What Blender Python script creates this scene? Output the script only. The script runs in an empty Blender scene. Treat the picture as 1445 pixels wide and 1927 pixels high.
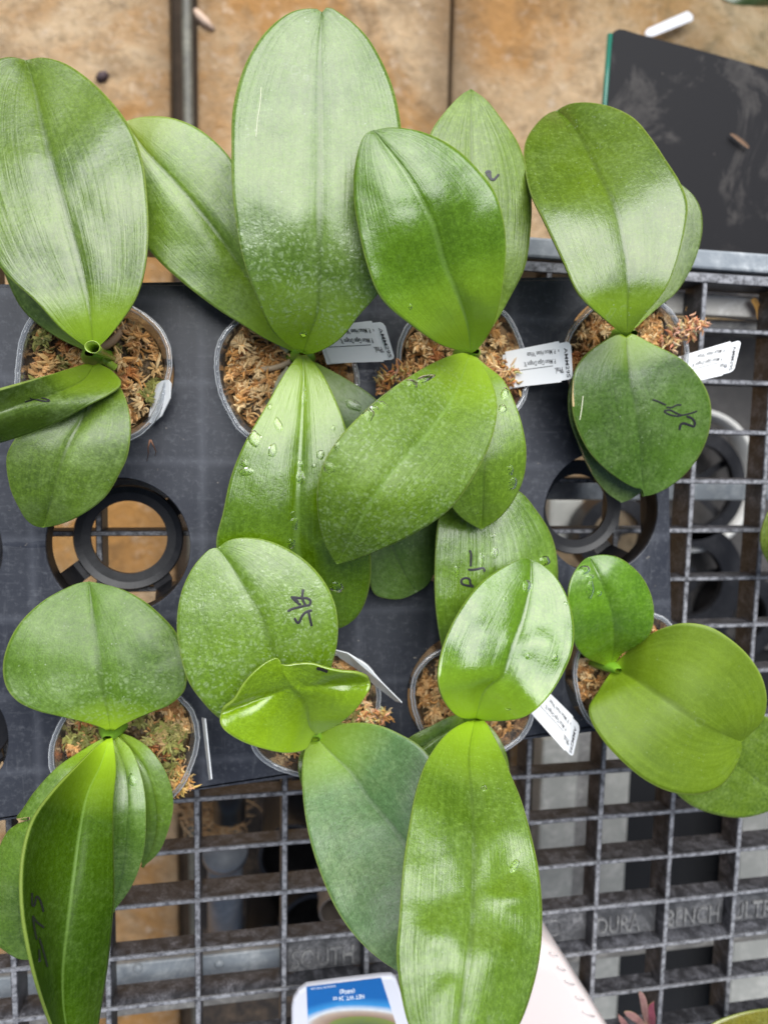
import bpy, bmesh, math, random
from math import radians, sin, cos, pi, sqrt
from mathutils import Vector, Matrix, noise
from mathutils.bvhtree import BVHTree
random.seed(7)
S = bpy.context.scene
C = S.collection

# ---------------------------------------------------------------- camera
# pose recovered from the bench grating (regular 60 x 37 mm mesh, its top at z = 0)
RW = Matrix(((0.98297, 0.019379, 0.182742), (0.0000695, -0.994463, 0.105086), (0.183767, -0.103284, -0.977529)))  # world -> image axes (x right, y down, z forward)
CAM = Vector((0.152950, 0.250940, 0.497401))
F, CX, CY = 1390.0, 722.5, 963.5
cd = bpy.data.cameras.new('camera'); cam = bpy.data.objects.new('camera', cd); C.objects.link(cam)
r = RW.transposed()
m = Matrix((( r[0][0], -r[0][1], -r[0][2]), (r[1][0], -r[1][1], -r[1][2]), (r[2][0], -r[2][1], -r[2][2]))).to_4x4()
m.translation = CAM
cam.matrix_world = m
cd.sensor_fit = 'VERTICAL'; cd.sensor_height = 36; cd.sensor_width = 27
cd.lens = F / 1927 * 36
cd.clip_start = 0.01; cd.clip_end = 60
cd.dof.use_dof = True; cd.dof.focus_distance = 0.37; cd.dof.aperture_fstop = 7.0
S.camera = cam

# ---------------------------------------------------------------- light
SUN_EL, SUN_AZ = 53.0, 4.0        # azimuth from +Y (top of the picture), clockwise
w = bpy.data.worlds.new('World'); S.world = w; w.use_nodes = True
nt = w.node_tree; bg = nt.nodes['Background']
sky = nt.nodes.new('ShaderNodeTexSky'); sky.sky_type = 'NISHITA'; sky.sun_disc = False
sky.sun_elevation = radians(SUN_EL); sky.sun_rotation = radians(SUN_AZ)
sky.air_density = 1.0; sky.dust_density = 4.0; sky.ozone_density = 0.4
nt.links.new(sky.outputs[0], bg.inputs[0]); bg.inputs[1].default_value = 0.065
sl = bpy.data.lights.new('sun', 'SUN'); sl.energy = 3.9; sl.angle = radians(62); sl.color = (.955, .985, 1.0)
so = bpy.data.objects.new('sun', sl); C.objects.link(so)
d = Vector((sin(radians(SUN_AZ))*cos(radians(SUN_EL)), cos(radians(SUN_AZ))*cos(radians(SUN_EL)), sin(radians(SUN_EL))))
so.rotation_euler = d.to_track_quat('Z', 'Y').to_euler()
so.location = (0, 0, 2)
S.view_settings.view_transform = 'Standard'; S.view_settings.look = 'None'
S.view_settings.exposure = 0.31; S.view_settings.gamma = 1
S.render.engine = 'CYCLES'

def P(x, y, z=0.0):
    """point of the world seen at photo pixel (x, y) at height z"""
    dd = RW.transposed() @ Vector(((x-CX)/F, (y-CY)/F, 1))
    return CAM + dd * ((z-CAM.z)/dd.z)
def ray(x, y):
    return (RW.transposed() @ Vector(((x-CX)/F, (y-CY)/F, 1))).normalized()

# ---------------------------------------------------------------- helpers
def tag(o, label=None, cat=None, group=None, kind=None):
    if label: o['label'] = label
    if cat: o['category'] = cat
    if group: o['group'] = group
    if kind: o['kind'] = kind
    return o
def empty(name, loc, label=None, cat=None, group=None):
    o = bpy.data.objects.new(name, None); C.objects.link(o); o.location = loc
    o.empty_display_size = .01
    return tag(o, label, cat, group)
def obj(name, verts, faces, mat=None, parent=None, smooth=True, cols=None, uvs=None):
    off = Vector((0, 0, 0))
    p = parent
    while p is not None:
        off += p.location; p = p.parent
    me = bpy.data.meshes.new(name)
    me.from_pydata([tuple(Vector(v)-off) for v in verts], [], faces)
    me.update()
    if smooth: me.shade_smooth()
    if cols is not None:
        a = me.color_attributes.new('Col', 'FLOAT_COLOR', 'POINT')
        a.data.foreach_set('color', [c for col in cols for c in (*col, 1.0)])
    if uvs is not None:
        l = me.uv_layers.new(name='UVMap')
        for lp in me.loops: l.data[lp.index].uv = uvs[lp.vertex_index]
    if mat: me.materials.append(mat)
    o = bpy.data.objects.new(name, me); C.objects.link(o)
    if parent: o.parent = parent
    return o
class MB:
    def __init__(s): s.v = []; s.f = []; s.c = []
    def add(s, vs, fs, col=None):
        n = len(s.v); s.v += [Vector(v) for v in vs]; s.f += [tuple(i+n for i in f) for f in fs]
        if col is not None: s.c += [col]*len(vs)
    def box(s, a, b, M=None):
        (x0, y0, z0), (x1, y1, z1) = a, b
        vs = [Vector(q) for q in ((x0,y0,z0),(x1,y0,z0),(x1,y1,z0),(x0,y1,z0),(x0,y0,z1),(x1,y0,z1),(x1,y1,z1),(x0,y1,z1))]
        if M: vs = [M @ q for q in vs]
        s.add(vs, [(0,3,2,1),(4,5,6,7),(0,1,5,4),(1,2,6,5),(2,3,7,6),(3,0,4,7)])
    def tube(s, pts, rad, n=8, cap=True, col=None):
        pts = [Vector(p) for p in pts]; L = len(pts)
        rr = rad if isinstance(rad, (list, tuple)) else [rad]*L
        vs = []; up = Vector((0, 0, 1))
        for i, p in enumerate(pts):
            t = (pts[min(i+1, L-1)]-pts[max(i-1, 0)]).normalized()
            a = t.cross(up)
            if a.length < .1: a = t.cross(Vector((1, 0, 0)))
            a.normalize(); b = a.cross(t)
            for k in range(n):
                vs.append(p+(a*cos(2*pi*k/n)+b*sin(2*pi*k/n))*rr[i])
        fs = [(i*n+k, i*n+(k+1) % n, (i+1)*n+(k+1) % n, (i+1)*n+k) for i in range(L-1) for k in range(n)]
        if cap: fs += [tuple(range(n))[::-1], tuple(range((L-1)*n, L*n))]
        s.add(vs, fs, col)
    def lathe(s, c, prof, n=64, rf=None, close=False):
        c = Vector(c); vs = []
        for j, (rad, z) in enumerate(prof):
            for k in range(n):
                a = 2*pi*k/n; q = rad*(rf(a, z) if rf else 1)
                vs.append(c+Vector((q*cos(a), q*sin(a), z)))
        L = len(prof)
        fs = [(i*n+k, i*n+(k+1) % n, (i+1)*n+(k+1) % n, (i+1)*n+k) for i in range(L-1) for k in range(n)]
        if close: fs += [((L-1)*n+k, (L-1)*n+(k+1) % n, (k+1) % n, k) for k in range(n)]
        s.add(vs, fs)
    def build(s, name, mat, parent=None, smooth=False):
        return obj(name, s.v, s.f, mat, parent, smooth, s.c if s.c else None)
def bevel(o, wdt, seg=2, ang=40):
    b = o.modifiers.new('bevel', 'BEVEL'); b.width = wdt; b.segments = seg; b.limit_method = 'ANGLE'; b.angle_limit = radians(ang)
    return o
def prism(outline, z0, z1):
    """outline: list of world xy, extruded z0..z1"""
    n = len(outline)
    vs = [(p[0], p[1], z1) for p in outline]+[(p[0], p[1], z0) for p in outline]
    fs = [tuple(range(n))[::-1], tuple(range(n, 2*n))]+[(i, (i+1) % n, n+(i+1) % n, n+i) for i in range(n)]
    me_area = sum(outline[i][0]*outline[(i+1) % n][1]-outline[(i+1) % n][0]*outline[i][1] for i in range(n))
    if me_area > 0: fs = [f[::-1] for f in fs]
    return vs, fs
def curve_plate(name, splines, z0, z1, mat, parent=None, bev=0.0):
    """flat plate with holes from closed outlines (first = rim, others = holes)"""
    cu = bpy.data.curves.new(name, 'CURVE'); cu.dimensions = '2D'; cu.fill_mode = 'BOTH'
    cu.extrude = (z1-z0)/2; cu.bevel_depth = bev; cu.bevel_resolution = 1; cu.offset = -bev
    for sp in splines:
        q = cu.splines.new('POLY'); q.points.add(len(sp)-1); q.use_cyclic_u = True
        for i, p in enumerate(sp): q.points[i].co = (p[0], p[1], 0, 1)
    t = bpy.data.objects.new('tmp', cu); C.objects.link(t)
    dg = bpy.context.evaluated_depsgraph_get()
    me = bpy.data.meshes.new_from_object(t.evaluated_get(dg))
    bpy.data.objects.remove(t); bpy.data.curves.remove(cu)
    off = parent.location if parent else Vector((0, 0, 0))
    for v in me.vertices: v.co = v.co+Vector((0, 0, (z0+z1)/2))-off
    me.name = name; me.materials.clear(); me.materials.append(mat)
    o = bpy.data.objects.new(name, me); C.objects.link(o)
    if parent: o.parent = parent
    return o

def mat(name):
    m_ = bpy.data.materials.new(name); m_.use_nodes = True
    n = m_.node_tree; b = n.nodes['Principled BSDF']
    return m_, n, b
def N(nt, t, **k):
    n = nt.nodes.new(t)
    for a, v in k.items():
        if a in ('op', 'operation'): n.operation = v
        else: setattr(n, a, v)
    return n
def math_(nt, op, a, b=None, c=None, clamp=False):
    n = nt.nodes.new('ShaderNodeMath'); n.operation = op; n.use_clamp = clamp
    for i, x in enumerate((a, b, c)):
        if x is None: continue
        if isinstance(x, (int, float)): n.inputs[i].default_value = x
        else: nt.links.new(x, n.inputs[i])
    return n.outputs[0]
def ramp(nt, src, stops, interp='LINEAR'):
    n = nt.nodes.new('ShaderNodeValToRGB'); n.color_ramp.interpolation = interp
    e = n.color_ramp.elements
    while len(e) < len(stops): e.new(.5)
    for i, (p, c) in enumerate(stops):
        e[i].position = p; e[i].color = (*c, 1) if len(c) == 3 else c
    nt.links.new(src, n.inputs[0]); return n.outputs[0]
def mixc(nt, f, a, b, mode='MIX'):
    n = nt.nodes.new('ShaderNodeMix'); n.data_type = 'RGBA'; n.blend_type = mode
    for i, x in ((0, f), (6, a), (7, b)):
        if isinstance(x, (int, float)): n.inputs[i].default_value = x
        elif isinstance(x, tuple): n.inputs[i].default_value = (*x, 1)
        else: nt.links.new(x, n.inputs[i])
    return n.outputs[2]
def noise_(nt, vec, scale, detail=4, rough=.55, dist=0.0):
    n = nt.nodes.new('ShaderNodeTexNoise'); n.inputs['Scale'].default_value = scale
    n.inputs['Detail'].default_value = detail; n.inputs['Roughness'].default_value = rough
    n.inputs['Distortion'].default_value = dist
    if vec is not None: nt.links.new(vec, n.inputs['Vector'])
    return n.outputs['Fac']
def bump(nt, b, h, strength=.3, dist=.001, prev=None):
    n = nt.nodes.new('ShaderNodeBump'); n.inputs['Strength'].default_value = strength; n.inputs['Distance'].default_value = dist
    nt.links.new(h, n.inputs['Height'])
    if prev is not None: nt.links.new(prev, n.inputs['Normal'])
    if b is not None: nt.links.new(n.outputs[0], b.inputs['Normal'])
    return n.outputs[0]
def coords(nt, which='Object'):
    return nt.nodes.new('ShaderNodeTexCoord').outputs[which]
def mapping(nt, vec, sc=(1, 1, 1), loc=(0, 0, 0), rot=(0, 0, 0)):
    n = nt.nodes.new('ShaderNodeMapping'); nt.links.new(vec, n.inputs[0])
    n.inputs['Scale'].default_value = sc; n.inputs['Location'].default_value = loc; n.inputs['Rotation'].default_value = rot
    return n.outputs[0]

# plastic, worn: dark polymer with chalky scuffs
def worn(name, dark, light, scale=60, amt=.5, rough=.5, bumps=.3, spec=.5):
    m_, n, b = mat(name); co = coords(n)
    a = noise_(n, co, scale, 6, .65, .4); c2 = noise_(n, co, scale*6, 3, .6)
    f = math_(n, 'MULTIPLY', ramp(n, a, [(.42, (0, 0, 0)), (.72, (1, 1, 1))]), ramp(n, c2, [(.3, (0, 0, 0)), (.7, (1, 1, 1))]))
    f = math_(n, 'MULTIPLY', f, amt*2, clamp=True)
    n.links.new(mixc(n, f, dark, light), b.inputs['Base Color'])
    n.links.new(math_(n, 'MULTIPLY_ADD', a, .3, rough-.15), b.inputs['Roughness'])
    b.inputs['Specular IOR Level'].default_value = spec
    bump(n, b, math_(n, 'ADD', a, math_(n, 'MULTIPLY', c2, .4)), bumps, .0008)
    return m_

def leaf_mat(name, dark, mid, hue_noise=.5, rough=.3, dew=None, dew_amt=0.0, spots=.5, spec=.88, base_y=.10,
             ridges=.25, seed=0.0, tipcol=None, rib_dark=True, frost=.25, grain=1.0):
    m_, n, b = mat(name)
    uv = nt_uv = n.nodes.new('ShaderNodeTexCoord').outputs['UV']
    co = mapping(n, coords(n), loc=(seed, seed*.7, 0))
    sx = n.nodes.new('ShaderNodeSeparateXYZ'); n.links.new(uv, sx.inputs[0])
    u, v = sx.outputs[0], sx.outputs[1]
    au = math_(n, 'ABSOLUTE', math_(n, 'SUBTRACT', u, .5))           # 0 at the rib, .5 at the margin
    big = noise_(n, co, 22, 3, .5)
    fine = noise_(n, co, 420, 4, .65)
    cells = noise_(n, co, 1100, 2, .6)
    streak = noise_(n, mapping(n, uv, sc=(34, 1.6, 1), loc=(seed, seed, 0)), 1.0, 5, .6)
    thin = noise_(n, mapping(n, uv, sc=(120, 3.0, 1), loc=(seed, 0, 0)), 1.0, 3, .6)
    col = mixc(n, ramp(n, big, [(.36, (0, 0, 0)), (.64, (1, 1, 1))]), dark, mid)
    lite = tuple(min(1, c*1.45+.012) for c in mid)
    col = mixc(n, math_(n, 'MULTIPLY', ramp(n, streak, [(.42, (0, 0, 0)), (.75, (1, 1, 1))]), .35), col, lite)
    col = mixc(n, math_(n, 'MULTIPLY', ramp(n, fine, [(.46, (0, 0, 0)), (.70, (1, 1, 1))]), .42*grain), col, tuple(c*1.7+.02 for c in mid))
    col = mixc(n, math_(n, 'MULTIPLY', ramp(n, cells, [(.38, (1, 1, 1)), (.55, (0, 0, 0))]), .36*grain), col, tuple(c*.6 for c in dark))
    # chalky bloom of dried spray, patchy; heavier where it stands in for sheen
    bl = noise_(n, co, 55, 5, .7)
    blf = math_(n, 'MULTIPLY', ramp(n, bl, [(.45, (0, 0, 0)), (.75, (1, 1, 1))]), ramp(n, fine, [(.35, (.2, .2, .2)), (.65, (1, 1, 1))]))
    col = mixc(n, math_(n, 'MULTIPLY', blf, frost), col, (.34, .45, .20))
    if tipcol:
        col = mixc(n, ramp(n, v, [(.78, (0, 0, 0)), (1.0, (1, 1, 1))]), col, tipcol)
    # yellow-green where the blade leaves the crown
    col = mixc(n, ramp(n, v, [(0.0, (1, 1, 1)), (base_y, (.55, .55, .55)), (base_y*2.4, (0, 0, 0))]), col, (.34, .54, .02))
    # rib
    ribf = ramp(n, au, [(0.0, (1, 1, 1)), (.010, (.8, .8, .8)), (.028, (0, 0, 0))])
    col = mixc(n, math_(n, 'MULTIPLY', ribf, .38), col, tuple(c*.45 for c in dark) if rib_dark else (.22, .36, .08))
    # pale thin margin
    mg = ramp(n, au, [(.488, (0, 0, 0)), (.496, (1, 1, 1))])
    col = mixc(n, math_(n, 'MULTIPLY', mg, .45), col, (.36, .46, .10))
    # mineral specks and ring marks
    wn = n.nodes.new('ShaderNodeTexNoise'); wn.inputs['Scale'].default_value = 110; wn.inputs['Detail'].default_value = 3; n.links.new(co, wn.inputs['Vector'])
    wa = n.nodes.new('ShaderNodeVectorMath'); wa.operation = 'MULTIPLY_ADD'; n.links.new(wn.outputs['Color'], wa.inputs[0]); wa.inputs[1].default_value = (.009, .009, .009); n.links.new(co, wa.inputs[2])
    vo = n.nodes.new('ShaderNodeTexVoronoi'); vo.inputs['Scale'].default_value = 120; n.links.new(wa.outputs[0], vo.inputs['Vector'])
    keep = ramp(n, noise_(n, co, 40, 2), [(.60, (0, 0, 0)), (.68, (1, 1, 1))])
    ring = ramp(n, vo.outputs['Distance'], [(.20, (0, 0, 0)), (.27, (1, 1, 1)), (.30, (1, 1, 1)), (.36, (0, 0, 0))])
    sp = math_(n, 'MULTIPLY', math_(n, 'MULTIPLY', ring, keep), .16*spots)
    vo2 = n.nodes.new('ShaderNodeTexVoronoi'); vo2.inputs['Scale'].default_value = 420; n.links.new(co, vo2.inputs['Vector'])
    dot = math_(n, 'MULTIPLY', ramp(n, vo2.outputs['Distance'], [(.10, (1, 1, 1)), (.22, (0, 0, 0))]), ramp(n, noise_(n, co, 130, 2), [(.55, (0, 0, 0)), (.66, (1, 1, 1))]))
    sp = math_(n, 'MAXIMUM', sp, math_(n, 'MULTIPLY', dot, .5*spots))
    col = mixc(n, sp, col, (.50, .58, .42))
    hgt = math_(n, 'MULTIPLY', streak, ridges*1.2)
    hgt = math_(n, 'ADD', hgt, math_(n, 'MULTIPLY', thin, ridges*.5))
    hgt = math_(n, 'ADD', hgt, math_(n, 'MULTIPLY', fine, .30*grain))
    hgt = math_(n, 'ADD', hgt, math_(n, 'MULTIPLY', cells, .10))
    nrm = bump(n, b, hgt, .55, .0009)
    rg = math_(n, 'MULTIPLY_ADD', fine, .22, rough-.14)
    stain = noise_(n, co, 75, 3, .5, 1.2)
    rg = math_(n, 'ADD', rg, math_(n, 'MULTIPLY', ramp(n, stain, [(.44, (0, 0, 0)), (.50, (1, 1, 1)), (.56, (.3, .3, .3)), (.64, (0, 0, 0))]), .06*min(1, rough*3)))
    if dew:
        v3 = n.nodes.new('ShaderNodeTexVoronoi'); v3.inputs['Scale'].default_value = 420; v3.feature = 'SMOOTH_F1'; v3.inputs['Smoothness'].default_value = .25
        n.links.new(wa.outputs[0], v3.inputs['Vector'])
        dz = math_(n, 'MULTIPLY', ramp(n, v, [(dew[0], (0, 0, 0)), (dew[0]+.08, (1, 1, 1)), (dew[1]-.08, (1, 1, 1)), (dew[1], (0, 0, 0))]),
                   ramp(n, noise_(n, co, 45, 3), [(.34, (0, 0, 0)), (.50, (1, 1, 1))]))
        dd = math_(n, 'MULTIPLY', ramp(n, v3.outputs['Distance'], [(.12, (1, 1, 1)), (.50, (0, 0, 0))]), dz)
        col = mixc(n, math_(n, 'MULTIPLY', dd, .55*dew_amt), col, (.42, .54, .30))
        nrm = bump(n, b, dd, .25*dew_amt, .0003, nrm)
        rg = math_(n, 'MULTIPLY_ADD', dd, -.12, rg)
    n.links.new(col, b.inputs['Base Color'])
    n.links.new(rg, b.inputs['Roughness'])
    b.inputs['Specular IOR Level'].default_value = spec
    # light through the blade
    tr = n.nodes.new('ShaderNodeBsdfTranslucent'); n.links.new(mixc(n, .5, col, (.20, .42, .02)), tr.inputs[0])
    mx = n.nodes.new('ShaderNodeMixShader'); mx.inputs[0].default_value = .14
    out = n.nodes['Material Output']
    n.links.new(b.outputs[0], mx.inputs[1]); n.links.new(tr.outputs[0], mx.inputs[2]); n.links.new(mx.outputs[0], out.inputs[0])
    return m_

def simple(name, col, rough=.5, spec=.5, nz=0.0, scale=80, metal=0.0, trans=0.0):
    m_, n, b = mat(name)
    b.inputs['Roughness'].default_value = rough; b.inputs['Specular IOR Level'].default_value = spec
    b.inputs['Metallic'].default_value = metal; b.inputs['Transmission Weight'].default_value = trans
    co = coords(n)
    a = noise_(n, co, scale, 5, .6)
    n.links.new(mixc(n, math_(n, 'MULTIPLY', ramp(n, a, [(.3, (0, 0, 0)), (.75, (1, 1, 1))]), nz), col, tuple(min(1, c*1.6+.03) for c in col)), b.inputs['Base Color'])
    if nz: bump(n, b, a, .15, .0006)
    return m_

M = {}
def top_light_wear(m_, amt, col):  # upward faces painted lighter: light from above plus patchy wear, in the colour
    n = m_.node_tree; b = n.nodes['Principled BSDF']; src = b.inputs['Base Color'].links[0].from_socket
    g_ = n.nodes.new('ShaderNodeNewGeometry'); sx = n.nodes.new('ShaderNodeSeparateXYZ'); n.links.new(g_.outputs['True Normal'], sx.inputs[0])
    f = math_(n, 'MULTIPLY', ramp(n, sx.outputs[2], [(.70, (0, 0, 0)), (.95, (1, 1, 1))]), ramp(n, noise_(n, coords(n), 210, 4, .75), [(.38, (.10, .10, .10)), (.60, (1, 1, 1))]))
    n.links.new(mixc(n, math_(n, 'MULTIPLY', f, amt), src, col), b.inputs['Base Color']); return m_
M['bench'] = worn('bench_plastic', (.026, .026, .030), (.19, .19, .215), 120, .55, .45, .4)
top_light_wear(M['bench'], .9, (.34, .345, .37)); M['benchedge'] = M['bench']
M['ink'] = simple('marker_ink', (.018, .016, .022), .35)
M['print'] = simple('print_ink', (.03, .03, .035), .6)
M['tagw'] = simple('tag_plastic', (.80, .82, .84), .35, nz=.05)
M['sticker'] = simple('tag_paper', (.86, .87, .88), .55)
M['alu'] = worn('galvanised_steel', (.24, .27, .30), (.52, .55, .57), 25, .8, .40, .15)
M['whitewood'] = worn('white_painted_rail', (.50, .48, .44), (.78, .77, .74), 30, .9, .6, .2)
M['greyrail'] = worn('weathered_rail', (.20, .195, .19), (.42, .41, .39), 40, .8, .6, .3)
M['blackplastic'] = worn('black_plastic', (.010, .010, .012), (.05, .05, .055), 30, .4, .40, .1)
M['greycloth'] = worn('ground_cloth', (.085, .08, .078), (.16, .15, .145), 12, .7, .8, .2)
M['pvc'] = worn('grey_pvc', (.14, .16, .19), (.30, .32, .36), 20, .6, .45, .1)
M['concretepost'] = worn('pale_board', (.36, .36, .33), (.55, .54, .50), 24, .8, .8, .3)
M['root'] = simple('root_skin', (.30, .30, .20), .6, nz=.7, scale=200)
M['greenbase'] = simple('crown_green', (.20, .42, .03), .35, nz=.3)
M['damage'] = simple('leaf_scar', (.02, .016, .012), .7)
M['dryedge'] = simple('dry_leaf_tissue', (.50, .36, .18), .7, nz=.5, scale=900)
M['scar'] = simple('pale_scar', (.62, .64, .45), .5)

# grey tray sheet: faint pressed lines, chalk, scuffs, wet spots
def tray_mat():
    m_, n, b = mat('tray_plastic'); co = coords(n)
    a = noise_(n, co, 18, 6, .6, .5); f = noise_(n, co, 300, 4, .7); sc = noise_(n, mapping(n, co, sc=(9, 70, 9)), 6, 4, .7)
    sc2 = noise_(n, mapping(n, co, sc=(70, 7, 9), rot=(0, 0, .15)), 6, 4, .7)
    col = mixc(n, ramp(n, a, [(.30, (0, 0, 0)), (.72, (1, 1, 1))]), (.026, .029, .040), (.044, .048, .060))
    col = mixc(n, math_(n, 'MULTIPLY', ramp(n, f, [(.52, (0, 0, 0)), (.75, (1, 1, 1))]), .35), col, (.17, .18, .20))
    col = mixc(n, math_(n, 'MULTIPLY', ramp(n, sc, [(.58, (0, 0, 0)), (.78, (1, 1, 1))]), .22), col, (.22, .23, .25))
    col = mixc(n, math_(n, 'MULTIPLY', ramp(n, sc2, [(.58, (0, 0, 0)), (.78, (1, 1, 1))]), .22), col, (.22, .23, .25))
    sp = ramp(n, noise_(n, co, 160, 2), [(.72, (0, 0, 0)), (.76, (1, 1, 1))])
    col = mixc(n, math_(n, 'MULTIPLY', sp, .5), col, (.45, .40, .33))
    n.links.new(col, b.inputs['Base Color'])
    for ax, per, off in ((0, .0955, .021), (1, .0925, .030)):
        sx = n.nodes.new('ShaderNodeSeparateXYZ'); n.links.new(co, sx.inputs[0])
        d_ = math_(n, 'ABSOLUTE', math_(n, 'SUBTRACT', math_(n, 'PINGPONG', math_(n, 'ADD', sx.outputs[ax], off), per/2), per/4))
        col = mixc(n, math_(n, 'MULTIPLY', ramp(n, d_, [(0, (1, 1, 1)), (.0011, (0, 0, 0))]), .22), col, (.16, .17, .20))
    n.links.new(col, b.inputs['Base Color'])
    wet = ramp(n, noise_(n, co, 30, 3, .5, 1.0), [(.70, (1, 1, 1)), (.73, (0, 0, 0))])
    n.links.new(math_(n, 'MULTIPLY_ADD', math_(n, 'MULTIPLY', wet, math_(n, 'ADD', math_(n, 'MULTIPLY', a, .5), .45)), .42, .08), b.inputs['Roughness'])
    bump(n, b, math_(n, 'ADD', math_(n, 'MULTIPLY', a, .8), math_(n, 'MULTIPLY', f, .12)), .35, .001)
    return m_
M['tray'] = tray_mat()

def clear_mat():
    m_, n, b = mat('clear_plastic'); co = coords(n)
    tr = n.nodes.new('ShaderNodeBsdfTransparent'); tr.inputs[0].default_value = (.93, .94, .95, 1)
    gl = n.nodes.new('ShaderNodeBsdfGlossy'); gl.inputs['Roughness'].default_value = .12; gl.inputs[0].default_value = (1, 1, 1, 1)
    df = n.nodes.new('ShaderNodeBsdfDiffuse'); df.inputs[0].default_value = (.62, .64, .67, 1)
    fr = n.nodes.new('ShaderNodeLayerWeight'); fr.inputs[0].default_value = .35
    a = noise_(n, co, 120, 4, .6)
    bp = n.nodes.new('ShaderNodeBump'); bp.inputs['Strength'].default_value = .5; bp.inputs['Distance'].default_value = .001; n.links.new(a, bp.inputs['Height'])
    n.links.new(bp.outputs[0], gl.inputs['Normal'])
    m1 = n.nodes.new('ShaderNodeMixShader'); n.links.new(math_(n, 'MULTIPLY_ADD', fr.outputs['Facing'], .30, .05), m1.inputs[0])
    n.links.new(tr.outputs[0], m1.inputs[1]); n.links.new(df.outputs[0], m1.inputs[2])
    m2 = n.nodes.new('ShaderNodeMixShader'); n.links.new(math_(n, 'MULTIPLY_ADD', fr.outputs['Fresnel'], .6, .04), m2.inputs[0])
    n.links.new(m1.outputs[0], m2.inputs[1]); n.links.new(gl.outputs[0], m2.inputs[2])
    n.links.new(m2.outputs[0], n.nodes['Material Output'].inputs[0])
    n.nodes.remove(b)
    return m_
M['clear'] = clear_mat()
def rim_mat():
    m_ = M['clear'].copy(); m_.name = 'clear_rim'
    for nd in m_.node_tree.nodes:
        if nd.type == 'MATH' and nd.operation == 'MULTIPLY_ADD' and abs(nd.inputs[1].default_value-.30) < 1e-4: nd.inputs[2].default_value = .09
        if nd.type == 'BSDF_DIFFUSE': nd.inputs[0].default_value = (.75, .77, .80, 1)
    return m_
M['rim'] = rim_mat()
def water_mat():
    m_, n, b = mat('water')
    b.inputs['Base Color'].default_value = (1, 1, 1, 1); b.inputs['Roughness'].default_value = .02
    b.inputs['IOR'].default_value = 1.33; b.inputs['Transmission Weight'].default_value = 1.0
    return m_
M['water'] = water_mat()
def moss_mat():
    m_, n, b = mat('sphagnum'); at = n.nodes.new('ShaderNodeAttribute'); at.attribute_name = 'Col'
    a = noise_(n, coords(n), 900, 3)
    n.links.new(mixc(n, math_(n, 'MULTIPLY', ramp(n, a, [(.35, (0, 0, 0)), (.7, (1, 1, 1))]), .22), at.outputs[0], (.70, .48, .22), 'MULTIPLY' if 0 else 'MIX'), b.inputs['Base Color'])
    b.inputs['Roughness'].default_value = .55; b.inputs['Specular IOR Level'].default_value = .4
    return m_
M['moss'] = moss_mat()

# ---------------------------------------------------------------- floor (seen far below, soft)
FZ = -0.62
def floor_mat():
    m_, n, b = mat('stained_slab'); co = coords(n)
    a = noise_(n, co, 5, 8, .62, .3); g = noise_(n, co, 1.7, 4, .6); f = noise_(n, co, 60, 6, .7); r3 = noise_(n, co, 140, 3, .7)
    col = mixc(n, ramp(n, a, [(.30, (0, 0, 0)), (.66, (1, 1, 1))]), (.38, .235, .110), (.62, .46, .29))
    col = mixc(n, math_(n, 'MULTIPLY', ramp(n, g, [(.50, (0, 0, 0)), (.66, (1, 1, 1))]), .75), col, (.34, .185, .045))
    col = mixc(n, math_(n, 'MULTIPLY', ramp(n, f, [(.50, (0, 0, 0)), (.72, (1, 1, 1))]), .55), col, (.20, .14, .07))
    col = mixc(n, math_(n, 'MULTIPLY', ramp(n, r3, [(.55, (0, 0, 0)), (.72, (1, 1, 1))]), .35), col, (.70, .58, .45))
    big2 = noise_(n, co, 3.2, 7, .68, .8)
    col = mixc(n, math_(n, 'MULTIPLY', ramp(n, big2, [(.44, (0, 0, 0)), (.58, (1, 1, 1))]), .85), col, (.40, .19, .045))
    spk = noise_(n, co, 22, 8, .75, .3)
    col = mixc(n, math_(n, 'MULTIPLY', ramp(n, spk, [(.48, (0, 0, 0)), (.70, (1, 1, 1))]), .72), col, (.12, .075, .035))
    pal = noise_(n, co, 38, 6, .7)
    col = mixc(n, math_(n, 'MULTIPLY', ramp(n, pal, [(.55, (0, 0, 0)), (.68, (1, 1, 1))]), .55), col, (.62, .50, .38))
    # grime that gathered along the joints, greenish algae towards the right
    sx = n.nodes.new('ShaderNodeSeparateXYZ'); n.links.new(co, sx.inputs[0])
    for jx, wj, am in ((JX1, .060, .60), (JX2, .060, .70)):
        dj = math_(n, 'ABSOLUTE', math_(n, 'SUBTRACT', sx.outputs[0], jx)); dj = math_(n, 'ADD', dj, math_(n, 'MULTIPLY', math_(n, 'SUBTRACT', spk, .5), .12))
        col = mixc(n, math_(n, 'MULTIPLY', ramp(n, dj, [(0, (1, 1, 1)), (wj, (0, 0, 0))]), am), col, (.13, .085, .045))
    gr = ramp(n, math_(n, 'ADD', math_(n, 'SUBTRACT', sx.outputs[0], JX2+.22), math_(n, 'MULTIPLY', big2, .3)), [(.10, (0, 0, 0)), (.40, (1, 1, 1))])
    col = mixc(n, math_(n, 'MULTIPLY', gr, .55), col, mixc(n, ramp(n, spk, [(.4, (0, 0, 0)), (.6, (1, 1, 1))]), (.24, .19, .10), (.13, .12, .05)))
    n.links.new(col, b.inputs['Base Color']); b.inputs['Roughness'].default_value = .85
    bump(n, b, math_(n, 'ADD', f, math_(n, 'MULTIPLY', spk, 1.5)), .8, .006)
    return m_
JX1 = P(340, 100, FZ).x; JX2 = P(851, 130, FZ).x
M['floor'] = floor_mat()
def fx(px, py): p = P(px, py, FZ); return p.x, p.y
def joint_x(px0, py0, px1, py1, y):
    a = P(px0, py0, FZ); b = P(px1, py1, FZ); t = (y-a.y)/(b.y-a.y); return a.x+(b.x-a.x)*t
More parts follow.
